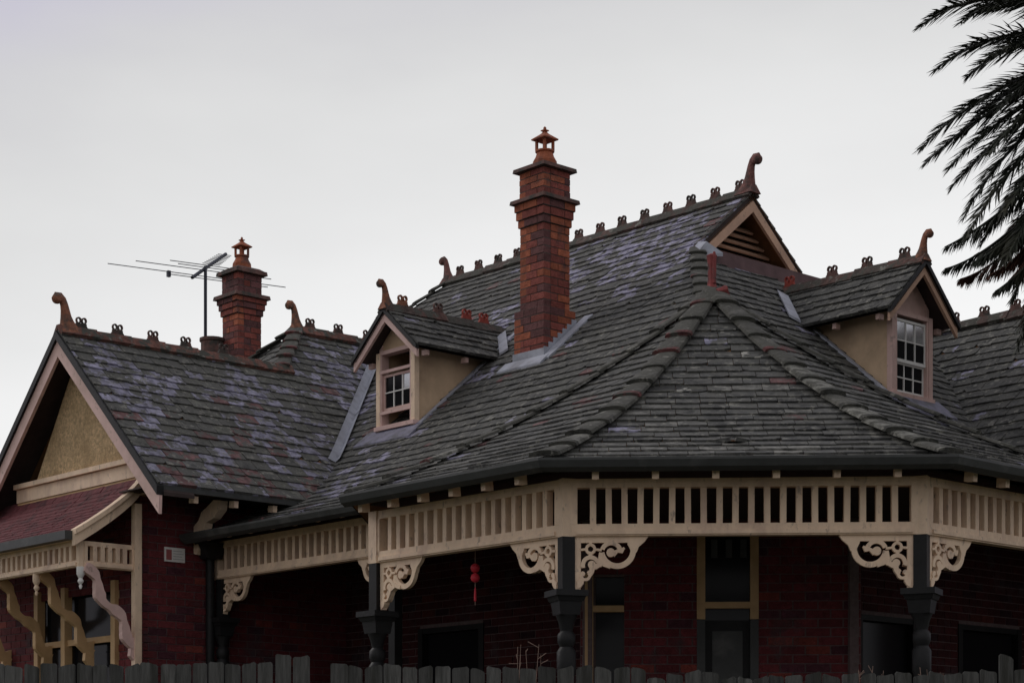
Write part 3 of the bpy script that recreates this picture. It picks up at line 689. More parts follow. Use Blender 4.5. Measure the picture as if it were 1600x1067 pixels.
# stepped lead flashing
def stepped(b):
    o = .052; a = .41
    n = 7; pts = []; base = L_prof(CU-o-UE); top = L_prof(CU+a+o-UE)
    for i in range(n):
        ua, ub = CU-o+(a+2*o)*i/n, CU-o+(a+2*o)*(i+1)/n; zt = L_prof(ub-UE)+.07
        b.box(ua, ub, CV-o-.008, CV-o+.003, L_prof(ua-UE)-.03, zt)
    b.box(CU-o-.008, CU-o+.003, CV-o-.008, CV+a+o+.01, base-.05, base+.115)
one(stepped, 'stepped_flashing', M['lead'], ch1)
strip(SL, [(CU-.10, CV-.14), (CU+.6, CV-.14)], .14, 'flashing', ch1, lift=.03)
strip(SL, [(CU-.12, CV-.16), (CU-.12, CV+.58)], .14, 'apron_flashing', ch1, lift=.035)
# second chimney, behind the left wing
Y2 = 28.5; X2 = (372-800)/3060*Y2
C2U = (X2-PX)*UX+(Y2-PY)*UY; C2V = -(X2-PX)*UY+(Y2-PY)*UX
z2 = lambda y: (1240-y)/3060*Y2
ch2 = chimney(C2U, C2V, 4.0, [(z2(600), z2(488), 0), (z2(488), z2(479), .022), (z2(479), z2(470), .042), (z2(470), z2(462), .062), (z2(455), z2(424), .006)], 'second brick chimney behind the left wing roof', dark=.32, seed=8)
one(lambda b: plate(b, C2U, C2V, .10, z2(462), z2(456), .09), 'cornice', M['terracotta_dark'], ch2)
one(lambda b: plate(b, C2U, C2V, .068, z2(424), z2(418), .06), 'cornice', M['terracotta_dark'], ch2); one(lambda b: plate(b, C2U, C2V, .045, z2(418), z2(413), -.02), 'cornice', M['terracotta_dark'], ch2)
pot(ch2, W(C2U+.205, C2V+.205, z2(412)-.01), sc=.88)
one(lambda b: b.lathe(W(C2U-.10, C2V+.52, z2(560)), [(.17, 0), (.17, .30), (.19, .32), (.19, .36), (.14, .37)], 14), 'flue_stub', M['terracotta_dark'], ch2)

# valley flashing between wing and main roof
def valley(b, v0, v1, off=0):
    n = 8; P0_ = []
    for i in range(n+1):
        v = v0+(v1-v0)*i/n; z = wp(v-EV); d = (z-2.25)/.85
        if d < 2.2:
            d = (-.26+math.sqrt(.26**2+4*(.59/4.4)*(z-2.9)))/(2*.59/4.4)
        u = UE+d; q = W(u, v, z)
        P0_ += [W(u-.11, v, wp(v-EV))+DZ*(.065+off), q+DZ*(.03+off), W(u+.02, v-.06, L_prof(d+.02))+DZ*(.06+off)]
    b.add(P0_, [f for i in range(n) for f in ((3*i, 3*i+1, 3*i+4, 3*i+3), (3*i+1, 3*i+2, 3*i+5, 3*i+4))])
one(lambda b: valley(b, 7.05, 7.95), 'valley_flashing', M['lead'], main_roof); one(lambda b: valley(b, 7.90, 9.2, .008), 'valley_flashing', M['lead'], main_roof)

# ------------------------------------------------------------------ walls
BW = MB()   # joined wall bricks
walls = MB()
def brickwall(p, q, z0, z1, out, holes=(), th=.12, zvis=0.2):
    """p,q plan (u,v); out = unit outward (u,v); holes: (s0,s1,z0,z1) left empty"""
    L = math.dist(p, q); d = ((q[0]-p[0])/L, (q[1]-p[1])/L); r = random.Random(int(L*1000))
    F = lambda s, o, z: W(p[0]+d[0]*s+out[0]*o, p[1]+d[1]*s+out[1]*o, z)
    # backing: strips around the holes
    zs = sorted({z0, z1, *[h[2] for h in holes], *[h[3] for h in holes]}); ss = sorted({0, L, *[h[0] for h in holes], *[h[1] for h in holes]})
    for i in range(len(ss)-1):
        for j in range(len(zs)-1):
            sm_, zm = (ss[i]+ss[i+1])/2, (zs[j]+zs[j+1])/2
            if any(h[0] < sm_ < h[1] and h[2] < zm < h[3] for h in holes): continue
            a, b, c, e = ss[i], ss[i+1], zs[j], zs[j+1]
            walls.hexa([F(a, 0, c), F(b, 0, c), F(b, -th, c), F(a, -th, c), F(a, 0, e), F(b, 0, e), F(b, -th, e), F(a, -th, e)])
    n = int((z1-z0)/.086)
    for i in range(n):
        za = z0+i*.086
        if za < zvis-1.2: continue
        s = -.12 if i % 2 else 0
        while s < L:
            a, b = max(0, s)+.005, min(L, s+.235)-.005; s += .24
            for h in holes:
                if za+.04 < h[3] and za+.04 > h[2]:
                    if h[0]-.01 <= a and b <= h[1]+.01: b = a
                    elif a < h[0] < b: b = h[0]-.004
                    elif a < h[1] < b: a = h[1]+.004
            if b-a < .03: continue
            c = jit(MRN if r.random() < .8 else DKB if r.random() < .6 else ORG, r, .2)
            shade_k = .56 if zvis > 0 else .22; c = (c[0]*shade_k, c[1]*shade_k*.7, c[2]*shade_k)  # inner verandah walls: recess shade put into a darker brick tint
            pr = .006+r.uniform(0, .004)
            BW.add([F(a, 0, za), F(b, 0, za), F(b, 0, za+.076), F(a, 0, za+.076), F(a, pr, za), F(b, pr, za), F(b, pr, za+.076), F(a, pr, za+.076)],
                   [(4, 5, 6, 7), (0, 1, 5, 4), (1, 2, 6, 5), (2, 3, 7, 6), (3, 0, 4, 7)], c)
q2 = math.sqrt(.5)
ca, cb = (2.10, 2.00), (4.00, .10)      # chamfer wall
CL_ = math.dist(ca, cb)
def spx(px):     # chamfer wall coordinate of a pixel column
    k = (px-800)/3060
    A0, A1 = W(ca[0], ca[1], 0), W(cb[0], cb[1], 0); d = (A1-A0)/CL_
    return (k*A0.y-A0.x)/(d.x-k*d.y)
Yc = W(3.05, 1.05, 0).y; zcw = lambda y: (1240-y)/3060*Yc
FL = -.55
dw = (spx(1092), spx(1182))
sw = (spx(1300), spx(1368)); lw = (spx(922), spx(975))
brickwall(ca, cb, FL, 3.0, (-q2, -q2), holes=[(dw[0], dw[1], FL, zcw(832)), (max(lw[0], .08), lw[1], FL, zcw(900))])
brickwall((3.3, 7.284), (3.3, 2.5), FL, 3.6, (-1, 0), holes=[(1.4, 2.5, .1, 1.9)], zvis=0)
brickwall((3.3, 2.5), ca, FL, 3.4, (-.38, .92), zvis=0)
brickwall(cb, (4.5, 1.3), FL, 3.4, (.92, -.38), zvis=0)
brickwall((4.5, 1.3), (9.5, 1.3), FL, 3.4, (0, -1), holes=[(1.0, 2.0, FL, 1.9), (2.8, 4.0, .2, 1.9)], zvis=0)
brickwall((.42, 7.284), (3.3, 7.284), FL, 3.34, (0, -1))
brickwall((.42, 12.0), (.42, 7.284), FL, 3.34, (-1, 0), holes=[(2.35, 4.28, .3, 2.3)])
brickwall((9.5, 1.3), (9.5, -1.4), FL, 3.4, (-1, 0))
wall = walls.build('brick_wall', M['wall_mortar'], house)
tag(BW.build('brickwork', M['brick'], wall), kind='stuff')
# closing walls at the rear so no sky shows through
bk = MB()
for (a, b) in (((.6, 10.2), (.6, 9.8)), ((9.5, -1.3), (10.9, -1.3)), ((.8, 10.2), (12.4, 10.2)), ((12.4, 10.2), (12.4, -1.3))):
    d = Vector((b[0]-a[0], b[1]-a[1])).normalized(); n_ = (-d.y*.1, d.x*.1)
    bk.hexa([W(a[0], a[1], FL), W(b[0], b[1], FL), W(b[0]+n_[0], b[1]+n_[1], FL), W(a[0]+n_[0], a[1]+n_[1], FL), W(a[0], a[1], 3.3), W(b[0], b[1], 3.3), W(b[0]+n_[0], b[1]+n_[1], 3.3), W(a[0]+n_[0], a[1]+n_[1], 3.3)])
bk.build('rear_wall', M['brick'] if 0 else M['darkwood'], house)

# door with toplight in the chamfer wall, side windows
def on_ch(s, o, z): 
    return W(ca[0]+q2*s-q2*o, ca[1]-q2*s-q2*o, z)
def chb(name, m, par, s0, s1, o0, o1, z0, z1):
    return one(lambda b: b.hexa([on_ch(s0, o0, z0), on_ch(s1, o0, z0), on_ch(s1, o1, z0), on_ch(s0, o1, z0), on_ch(s0, o0, z1), on_ch(s1, o0, z1), on_ch(s1, o1, z1), on_ch(s0, o1, z1)]), name, m, par)
door = chb('door', M['black'], house, dw[0]+.06, dw[1]-.06, -.09, -.05, FL, zcw(968)); door['label'] = 'dark front door under a tall toplight'
for zA, zB in ((1180, 1085), (1070, 985)): chb('door_panel', M['gutter'], door, dw[0]+.13, dw[1]-.13, -.05, -.038, zcw(zA), zcw(zB))
for a, b in ((dw[0]-.02, dw[0]+.06), (dw[1]-.06, dw[1]+.02)):
    chb('door_frame', M['ochre'], door, a, b, -.06, .02, zcw(967), zcw(834)); chb('door_frame', M['gutter'], door, a, b, -.06, .015, FL, zcw(967)-.003)
chb('transom', M['ochre'], door, dw[0]+.055, dw[1]-.055, -.055, .012, zcw(950), zcw(940))
chb('toplight', M['glass'], door, dw[0]+.05, dw[1]-.05, -.05, -.045, zcw(968), zcw(832))
for i in range(3):
    s = dw[0]+.12+.14*i; chb('toplight_bar', M['gutter'], door, s, s+.06, -.044, -.03, zcw(870), zcw(842))
window = chb('window', M['glass'], house, max(lw[0], .08), lw[1], -.06, -.05, FL, zcw(900)); window['label'] = 'narrow side window with an ochre frame beside the front post'
chb('window_frame', M['ochre'], window, max(lw[0], .08)-.05, max(lw[0], .08)+.03, -.05, .03, FL, zcw(895))
chb('window_rail', M['ochre'], window, max(lw[0], .08)+.03, lw[1], -.05, .02, zcw(955), zcw(945))
def plain_window(p, q, out, z0, z1, label):
    L = math.dist(p, q); d = ((q[0]-p[0])/L, (q[1]-p[1])/L)
    F = lambda s, o, z: W(p[0]+d[0]*s+out[0]*o, p[1]+d[1]*s+out[1]*o, z)
    def fb(name, m, par, s0, s1, o0, o1, za, zb_):
        return one(lambda b: b.hexa([F(s0, o0, za), F(s1, o0, za), F(s1, o1, za), F(s0, o1, za), F(s0, o0, zb_), F(s1, o0, zb_), F(s1, o1, zb_), F(s0, o1, zb_)]), name, m, par)
    wi = fb('window', M['glass'], house, 0, L, -.08, -.07, z0, z1); wi['label'] = label
    fb('window_frame', M['black'], wi, -.02, .06, -.06, .02, z0, z1); fb('window_frame', M['black'], wi, L-.06, L+.02, -.06, .02, z0, z1)
    fb('window_rail', M['black'], wi, .06, L-.06, -.06, .01, (z0+z1)/2-.03, (z0+z1)/2+.03); fb('window_rail', M['black'], wi, .06, L-.06, -.06, .015, z1-.06, z1)
    return wi
plain_window((3.3, 5.884), (3.3, 4.784), (-1, 0), .1, 1.9, 'dark sash window inside the side verandah')
plain_window((5.5, 1.3), (6.5, 1.3), (0, -1), FL, 1.9, 'dark glazed door inside the right verandah')
plain_window((7.3, 1.3), (8.5, 1.3), (0, -1), .2, 1.9, 'dark sash window at the right end of the verandah')

# ------------------------------------------------------------------ verandahs
vd = MB()
vd.prism([W(*p, FL-.12) for p in ((-.2, 7.2), (-.2, -.1), (1.95, -2.25), (9.5, -2.25), (9.5, 1.3), (4.5, 1.3), (4.0, .1), (2.1, 2.0), (3.3, 2.5), (3.3, 7.2))], DZ*.12)
verandah = vd.build('verandah', M['floor'], house); verandah['label'] = 'corner verandah with cream slatted frieze and fretwork brackets'
def gutter(parent, pts, zt, d=.11, h=.105):
    """pts plan polyline (eave line); trough hangs outside it"""
    n = len(pts)
    for i in range(n-1):
        a, b = Vector(pts[i]), Vector(pts[i+1]); t = (b-a).normalized()
        nn = Vector((t.y, -t.x)); c = Vector(O_)
        if (c-a).dot(nn) > 0: nn = -nn
        def mit(p, prev, nxt):
            return p
        prof = [(-.01, 0), (-.01, -h*.9), (d*.35, -h), (d*.8, -h*.7), (d, -.02), (d, 0), (d*.86, 0), (d*.8, -.02), (d*.6, -h*.5), (.02, -h*.6), (.012, 0)]
        ex0 = ex1 = 0.0
        if i > 0: ex0 = math.tan(R(22.5))*.999
        if i < n-2: ex1 = math.tan(R(22.5))*.999
        A_ = [W(*(a+nn*o-t*ex0*o), zt+z) for o, z in prof]; B_ = [W(*(b+nn*o+t*ex1*o), zt+z) for o, z in prof]
        m_ = len(prof); mb = MB()
        mb.add(A_+B_, [tuple(range(m_-1, -1, -1)), tuple(range(m_, 2*m_))]+[(k, (k+1) % m_, m_+(k+1) % m_, m_+k) for k in range(m_)])
        mb.build('gutter', M['gutter'], parent)
gutter(verandah, PAVE, ZE+.012)
def bracket_mesh(m, wd=.60, ht=.43, th=.035):
    """fretwork bracket in local xz: x away from the post, z down from the beam"""
    b = MB(); fr = (Vector((0, 0, 0)), Vector((1, 0, 0)), Vector((0, 0, 1)), Vector((0, 1, 0)))
    sx, sz = wd/.617, ht/.43
    px_ = lambda X, Y: ((X-735)/6.667/191*sx, -(Y-130)/6.667/191*sz)
    rad = lambda r_: r_/6.667/191
    def arc(cx, cy, r_, a0, a1, n=18, k=1.0): return [px_(cx+r_*math.cos(R(a0+(a1-a0)*i/n)), cy-r_*k*math.sin(R(a0+(a1-a0)*i/n))) for i in range(n+1)]
    e = .0006; i_ = [0]
    def off(): i_[0] += 1; return e*i_[0]
    b.poly2([px_(735, 130), px_(735, 640), px_(745, 680), px_(800, 680), px_(802, 130)], fr, th, off())
    b.poly2([px_(735, 130), px_(735, 198), px_(1330, 198), px_(1400, 170), px_(1400, 130)], fr, th, off())
    b.poly2([px_(1300, 130), px_(1300, 215), px_(1345, 300), px_(1395, 300), px_(1420, 240), px_(1480, 190), px_(1525, 130)], fr, th, off())
    # big loop
    b.ribbon(arc(1190, 270, 170, 0, -170, 22, 1.0), rad(58), fr, th, off())
    b.ribbon(arc(1190, 270, 170, 12, 0, 3), rad(62), fr, th, off())
    b.ribbon(arc(1125, 300, 100, -200, -340, 12)[::-1], rad(46), fr, th, off())
    b.ribbon([px_(1022, 300), px_(1010, 360), px_(1060, 420), px_(1120, 440)], rad(52), fr, th, off())
    b.poly2(arc(1120, 300, 46, 0, 340, 14), fr, th, off())
    b.ribbon([px_(1140, 320), px_(1190, 285), px_(1235, 285), px_(1265, 250)], [rad(60), rad(34), rad(50), rad(20)], fr, th, off())
    # small ring and ties
    b.ribbon(arc(905, 262, 44, 0, 360, 18), rad(30), fr, th, off())
    b.ribbon([px_(795, 270), px_(865, 264)], rad(24), fr, th, off()); b.ribbon([px_(945, 266), px_(1025, 275)], rad(24), fr, th, off())
    b.ribbon([px_(905, 190), px_(905, 222)], rad(28), fr, th, off()); b.ribbon([px_(905, 300), px_(900, 350)], rad(36), fr, th, off())
    # middle scroll
    b.ribbon(arc(905, 430, 82, -165, -20, 4)[:1]+arc(905, 430, 82, 200, 30, 14)+[px_(1050, 425), px_(1120, 448)], rad(42), fr, th, off())
    b.poly2(arc(918, 425, 42, 0, 340, 12), fr, th, off())
    b.ribbon([px_(925, 440), px_(960, 445), px_(1005, 430), px_(1022, 445)], [rad(70), rad(60), rad(40), rad(12)], fr, th, off())
    b.ribbon([px_(925, 450), px_(915, 500), px_(890, 540)], [rad(60), rad(50), rad(44)], fr, th, off())
    # lower scroll and leaf
    b.ribbon(arc(850, 535, 46, 60, -190, 14), rad(30), fr, th, off())
    b.poly2(arc(822, 520, 26, 0, 340, 10), fr, th, off())
    b.poly2([px_(800, 560), px_(835, 590), px_(830, 620), px_(805, 655), px_(770, 675), px_(760, 600)], fr, th, off())
    me, o = b.mesh('bracket', m, Vector((0, 0, 0))); return me
BR = bracket_mesh(M['cream'])
def frieze(parent, p, q, ztop, zbot, out, n, rail_t=.12, rail_b=.115, dep=.09, edge=.09, raft=None, name='slat', rz=None):
    """p,q plan endpoints; slats between rails"""
    L = math.dist(p, q); d = ((q[0]-p[0])/L, (q[1]-p[1])/L)
    F = lambda s, o, z: W(p[0]+d[0]*s+out[0]*o, p[1]+d[1]*s+out[1]*o, z)
    def fb(nm, m, s0, s1, o0, o1, za, zb_):
        return one(lambda b: b.hexa([F(s0, o0, za), F(s1, o0, za), F(s1, o1, za), F(s0, o1, za), F(s0, o0, zb_), F(s1, o0, zb_), F(s1, o1, zb_), F(s0, o1, zb_)]), nm, m, parent)
    fb('beam', M['cream'], 0, L, -dep/2, dep/2, zbot, zbot+rail_b)
    fb('beam_moulding', M['cream'], edge*.9, L-edge*.9, dep/2, dep/2+.016, zbot+.012, zbot+.045)
    fb('top_rail', M['cream'], 0, L, -dep/2, dep/2, ztop-rail_t, ztop)
    fb('end_board', M['cream'], 0, edge, -dep/2-.002, dep/2+.004, zbot+rail_b, ztop-rail_t); fb('end_board', M['cream'], L-edge, L, -dep/2-.002, dep/2+.004, zbot+rail_b, ztop-rail_t)
    st = (L-2*edge)/(n+1)
    b = MB(); b.hexa([Vector(t) for t in ((-.025, -.035, 0), (.025, -.035, 0), (.025, .035, 0), (-.025, .035, 0), (-.025, -.035, 1), (.025, -.035, 1), (.025, .035, 1), (-.025, .035, 1))])
    me, _ = b.mesh('slat', M['cream'], Vector((0, 0, 0)))
    for i in range(n):
        mw = frame_m(F(edge+st*(i+1), rng.uniform(-.003, .003), zbot+rail_b), DU*d[0]+DV*d[1]) @ Matrix.Rotation(rng.uniform(-.008, .008), 4, 'Y') @ Matrix.Diagonal((1, 1, ztop-zbot-rail_t-rail_b, 1))
        link('slat', me, mw, parent)
    if raft:
        k, o0, o1, zt = raft
        for i in range(k):
            s = L*(i+.5)/k
            one(lambda b: b.beam(F(s, o1-.09, zt-.004), F(s, o1, zt-.012), .055, .075), 'rafter_tail', M['cream'], parent)
PB = 2.10; PT = 2.565
A_p, B_p, C_p, D_p = (0, 2.49), (0, 0), (2.034, -2.034), (4.75, -2.034)
frieze(verandah, B_p, C_p, PT, PB, (-q2, -q2), 20, rail_t=.072, rail_b=.098, raft=(6, -.1, .36, PT-.005))
frieze(verandah, A_p, B_p, PT, PB, (-1, 0), 17, rail_t=.072, rail_b=.098, raft=(6, -.1, .36, PT-.005))
frieze(verandah, C_p, D_p, PT, PB, (0, -1), 19, rail_t=.072, rail_b=.098, raft=(6, -.1, .36, PT-.005))
# eave lining boards under the pavilion roof
ceil = MB(); ceil.prism([W(*p, PT+.075) for p in ((.0, 2.6), (.05, .03), (2.05, -1.97), (6.0, -1.97), (6.0, 1.4), (4.5, 1.3), (4, .1), (2.1, 2.0), (3.3, 2.5))], DZ*.02)
ceil.build('ceiling', M['darkwood'], verandah)
for p_, ro_ in ((B_p, R(-22.5)), (C_p, R(22.5)), (A_p, 0)):
    c_ = W(p_[0], p_[1], 0); e1 = Vector((math.cos(A+ro_), math.sin(A+ro_), 0)); e2 = DZ.cross(e1)
    one(lambda b: b.hexa([c_+e1*(x*.058)+e2*(y*.058)+DZ*z for z in (PB-.004, PT+.003) for x, y in ((-1, -1), (1, -1), (1, 1), (-1, 1))]), 'corner_board', M['cream'], verandah)
def post(parent, p, zt, rot=0.0):
    c = W(p[0], p[1], 0); zc_ = zt-.44
    ex = Vector((math.cos(A+rot), math.sin(A+rot), 0)); ey = DZ.cross(ex)
    def sq(b, h, z0, z1, h2=None):
        h2 = h2 or h
        b.hexa([c+ex*(x*h)+ey*(y*h)+DZ*z0 for x, y in ((-1, -1), (1, -1), (1, 1), (-1, 1))]+[c+ex*(x*h2)+ey*(y*h2)+DZ*z1 for x, y in ((-1, -1), (1, -1), (1, 1), (-1, 1))])
    po = MB(); sq(po, .055, zc_, zt)
    o = po.build('post', M['black'], parent)
    cp = MB(); sq(cp, .14, zc_-.05, zc_); sq(cp, .11, zc_-.09, zc_-.05, .125); sq(cp, .085, zc_-.2, zc_-.09, .10); cp.build('capital', M['black'], parent)
    def sh(b):
        pr = [(.088, FL), (.088, FL+.5), (.07, FL+.52), (.085, FL+.56), (.06, FL+.6), (.055, FL+.9), (.075, zc_-.78), (.052, zc_-.74), (.078, zc_-.66), (.08, zc_-.5), (.055, zc_-.46), (.074, zc_-.42), (.074, zc_-.36), (.05, zc_-.33), (.066, zc_-.26), (.09, zc_-.2)]
        b.lathe(c, pr, 14)
    one(sh, 'shaft', M['black'], parent, True)
for p, ro in ((A_p, 0), (B_p, R(-22.5)), (C_p, R(22.5)), (D_p, 0)): post(verandah, p, PB, ro)
def brk(parent, p, d, zt, off=.07, sc=1.0):
    ex = (DU*d[0]+DV*d[1]).normalized()
    link('bracket', BR, frame_m(W(p[0], p[1], zt+.001)+ex*off, ex) @ Matrix.Diagonal((sc, 1, sc, 1)), parent)
brk(verandah, B_p, (q2, -q2), PB, .068); brk(verandah, C_p, (-q2, q2), PB, .068)
brk(verandah, B_p, (0, 1), PB, .065); brk(verandah, A_p, (0, -1), PB, .065)
brk(verandah, C_p, (1, 0), PB, .065); brk(verandah, D_p, (-1, 0), PB, .065)
# side verandah
SBZ, STZ = 2.435, 2.86
sv = boxp('side_verandah', M['darkwood'], house, 1.5, 3.3, 2.45, 7.28, STZ+.05, STZ+.07); sv['label'] = 'lower side verandah with cream slatted frieze left of the corner'
s0, s1 = (1.43, 7.25), (1.43, 3.55)
frieze(sv, s0, s1, STZ, SBZ, (-1, 0), 26, rail_t=.075, rail_b=.10, raft=(9, -.1, .33, STZ+.03))
gutter(sv, [(UE, 7.25), (UE, 3.4)], 2.912)
brk(sv, (1.43, 7.20), (0, -1), SBZ, .05, 1.0); brk(sv, (1.43, 4.02), (0, 1), SBZ, .03, .95); post(sv, (1.43, 7.14), SBZ)
boxp('post', M['black'], sv, 1.38, 1.48, 3.96, 4.06, FL, SBZ)
# ------------------------------------------------------------------ left wing gable, eaves and hood
wg = MB()
HGT = RZ1-.10
wg.prism([W(.42, 7.20, 3.30), W(.42, 9.89, 3.30), W(.42, RV1, wp(0)+KW*(RV1-EV)-.1)], DU*.10)
wing_gable = wg.build('wing_gable', M['roughcast'], house); wing_gable['label'] = 'roughcast gable end of the left wing with pinkish barge boards'
for sgn in (-1, 1):
    fv = RV1+sgn*2.16; fz = RZ1-KW*2.16
    one(lambda b: b.prism([W(GU-.03, RV1, RZ1-.0), W(GU-.03, fv, fz-.0), W(GU-.03, fv, fz-.10), W(GU-.03, RV1, RZ1-.10)], DU*.09), 'verge_board', M['black'], wing_gable)
    one(lambda b: b.prism([W(GU+.0, RV1, RZ1-.102), W(GU+.0, fv, fz-.102), W(GU+.0, fv-sgn*.01, fz-.30), W(GU+.0, RV1, RZ1-.295)], DU*.04), 'barge_board', M['pink'], wing_gable)
    one(lambda b: b.prism([W(GU+.025, RV1, RZ1-.06), W(GU+.025, fv, fz-.06), W(GU+.025, fv, fz-.10), W(GU+.025, RV1, RZ1-.10)], DU*.42), 'soffit_board', M['darkwood'], wing_gable)
def band(z0, z1, o, m, nm):
    hw0 = (RZ1-.12-z1)/KW
    boxp(nm, M[m], wing_gable, .42-o, .42-.001, RV1-min(hw0, 1.45), RV1+min(hw0, 1.45), z0, z1)
band(3.30, 3.42, .05, 'cream', 'moulding'); band(3.425, 3.50, .03, 'ochre', 'moulding'); band(3.505, 3.66, .045, 'cream', 'moulding'); band(3.665, 3.72, .09, 'cream', 'moulding')
# wing side eave: fascia, tails, corbel brackets
boxp('fascia', M['gutter'], wing_gable, GU+.05, 4.2, EV-.02, EV+.02, EZ-.085, EZ-.03)
boxp('eave_lining', M['darkwood'], wing_gable, GU+.05, 4.5, EV+.025, 7.28, EZ-.02, EZ-.005)
for i in range(5): one(lambda b: b.beam(W(.65+.52*i, EV+.15, EZ-.125), W(.65+.52*i, EV+.05, EZ-.135), .055, .075), 'rafter_tail', M['cream'], wing_gable)
def corbel(vw, sg, u):
    fr = (W(u, vw, 0), DV*sg, DZ, DU); b = MB()
    b.poly2([(0, 2.72), (.06, 2.70), (.10, 2.76), (.09, 2.86), (.20, 2.94), (.24, 3.04), (.40, 3.08), (.52, 3.16), (.54, 3.26), (.40, 3.28), (.28, 3.22), (.16, 3.17), (.10, 3.08), (0, 3.02)], fr, .10)
    return b.build('corbel', M['cream'], wing_gable)
corbel(7.278, -1, 1.18); corbel(9.845, 1, .60)
one(lambda b: b.tube([W(1.30, 7.20, 3.1), W(1.30, 7.20, FL)], .05, 10), 'downpipe', M['black'], wing_gable, True)
one(lambda b: b.hexa([W(1.2, 7.25, 2.66), W(1.40, 7.25, 2.66), W(1.40, 7.1, 2.66), W(1.2, 7.1, 2.66), W(1.12, 7.25, 2.84), W(1.42, 7.25, 2.84), W(1.42, 7.05, 2.84), W(1.12, 7.05, 2.84)]), 'rain_head', M['black'], wing_gable)
# window hood on the wing
hv0, hv1, hu = 7.20, 11.6, -.31
hprof = lambda t: 3.52-.70*(t**.75)-.0          # t 0 at the wall, 1 at the front edge
hood_m = MB(); N = 10; ul = lambda t: .42-.86*t
for i in range(N):
    a, b = i/N, (i+1)/N
    hood_m.hexa([W(ul(a), hv0+.04, hprof(a)-.06), W(ul(b), hv0+.04, hprof(b)-.06), W(ul(b), hv1, hprof(b)-.06), W(ul(a), hv1, hprof(a)-.06), W(ul(a), hv0+.04, hprof(a)-.02), W(ul(b), hv0+.04, hprof(b)-.02), W(ul(b), hv1, hprof(b)-.02), W(ul(a), hv1, hprof(a)-.02)])
hood = hood_m.build('window_hood', M['darkwood'], house); hood['label'] = 'curved maroon shingled hood over the wing window, on wavy brackets'
sh = MB()
rr = random.Random(5); nr = 13
for i in range(nr):
    a, b = i/nr, (i+1.25)/nr; b = min(b, 1.03); v = hv0+.05+(.06 if i % 2 else 0)
    while v < hv1:
        wd_ = .12*rr.uniform(.8, 1.15); l = rr.uniform(.006, .014)
        ub = ul(b)-rr.uniform(0, .008)
        sh.hexa([W(ul(a), v, hprof(a)-.02), W(ub, v, hprof(b)-.02), W(ub, v+wd_-.006, hprof(b)-.02), W(ul(a), v+wd_-.006, hprof(a)-.02), W(ul(a), v, hprof(a)-.004), W(ub, v, hprof(b)+l), W(ub, v+wd_-.006, hprof(b)+l), W(ul(a), v+wd_-.006, hprof(a)-.004)])
        v += wd_
tag(sh.build('shingles', M['maroon'], hood), kind='stuff')
def hb_(b, o0, o1, v0, v1):
    pts = [W(ul(i/12), v0, hprof(i/12)+o1) for i in range(13)]+[W(ul(i/12), v0, hprof(i/12)+o0) for i in range(12, -1, -1)]
    n = 13
    vs_ = pts+[p+DV*(v1-v0) for p in pts]; m_ = 26
    fs = [(i, i+1, m_-2-i, m_-1-i) for i in range(12)]+[(m_+m_-1-i, m_+m_-2-i, m_+i+1, m_+i) for i in range(12)]+[(i, m_+i, m_+(i+1) % m_, (i+1) % m_) for i in range(m_)]
    b.add(vs_, fs)
one(lambda b: hb_(b, -.15, -.03, hv0-.03, hv0+.03), 'hood_barge', M['cream'], hood); one(lambda b: hb_(b, -.03, .025, hv0-.06, hv0+.05), 'hood_barge_moulding', M['cream'], hood)
boxp('gutter', M['gutter'], hood, -.53, -.43, hv0+.02, hv1, 2.735, 2.83); boxp('fascia', M['cream'], hood, -.425, hu+.03, hv0+.08, hv1, 2.742, 2.80)
frieze(hood, (hu, hv1), (hu, hv0+.06), 2.74, 2.46, (-1, 0), 34, rail_t=.05, rail_b=.07, dep=.06, edge=.05)
frieze(hood, (hu+.035, hv0+.085), (.36, hv0+.085), 2.74, 2.46, (0, -1), 5, rail_t=.05, rail_b=.07, dep=.06, edge=.04)
def spost(v): return boxp('post', M['cream'], hood, .33, .415, v-.04, v+.04, 1.0, 3.2)
spost(hv0+.05)
def wavy(v, m):
    fr = (W(0, v, 0), DU, DZ, DV); b = MB(); pts = []; wd_ = []
    for i in range(41):
        t = i/40; s = math.sin(t*math.pi*4.0)*.048
        x, z = -.27+.66*t, 2.46-.86*t; nx, nz_ = .79, .61
        pts.append((x+nx*s, z+nz_*s)); wd_.append(.098+.026*math.sin(t*math.pi*8)+.008*math.sin(t*math.pi*20))
    b.ribbon(pts, wd_, fr, .07)
    b.poly2([(.28, 1.52), (.34, 1.46), (.40, 1.46), (.40, 1.75), (.30, 1.72)], fr, .06)
    b.build('wavy_bracket', M[m], hood)
for v, m in ((hv0+.06, 'pink'), (8.24, 'ochre'), (9.2, 'ochre'), (10.2, 'ochre')):
    wavy(v, m)
def pendant(v):
    one(lambda b: b.lathe(W(hu+.01, v, 0), [(.01, 2.22), (.02, 2.25), (.012, 2.27), (.03, 2.29), (.034, 2.31), (.02, 2.335), (.03, 2.35), (.045, 2.38), (.045, 2.46)], 10), 'pendant', M['white'] if v < 8 else M['cream'], hood, True)
pendant(hv0+.09); pendant(8.26); pendant(9.2)
ww = one(lambda b: b.box(.50, .51, 7.5, 9.9, .3, 2.4), 'window', M['glass'], house); ww['label'] = 'wide wing window divided by ochre mullions under the hood'
for v in (7.74, 8.86, 9.50): boxp('mullion', M['ochre'], ww, .36, .46, v-.045, v+.045, .3, 2.4)
boxp('window_rail', M['ochre'], ww, .40, .44, 7.74, 9.5, 1.72, 1.79)

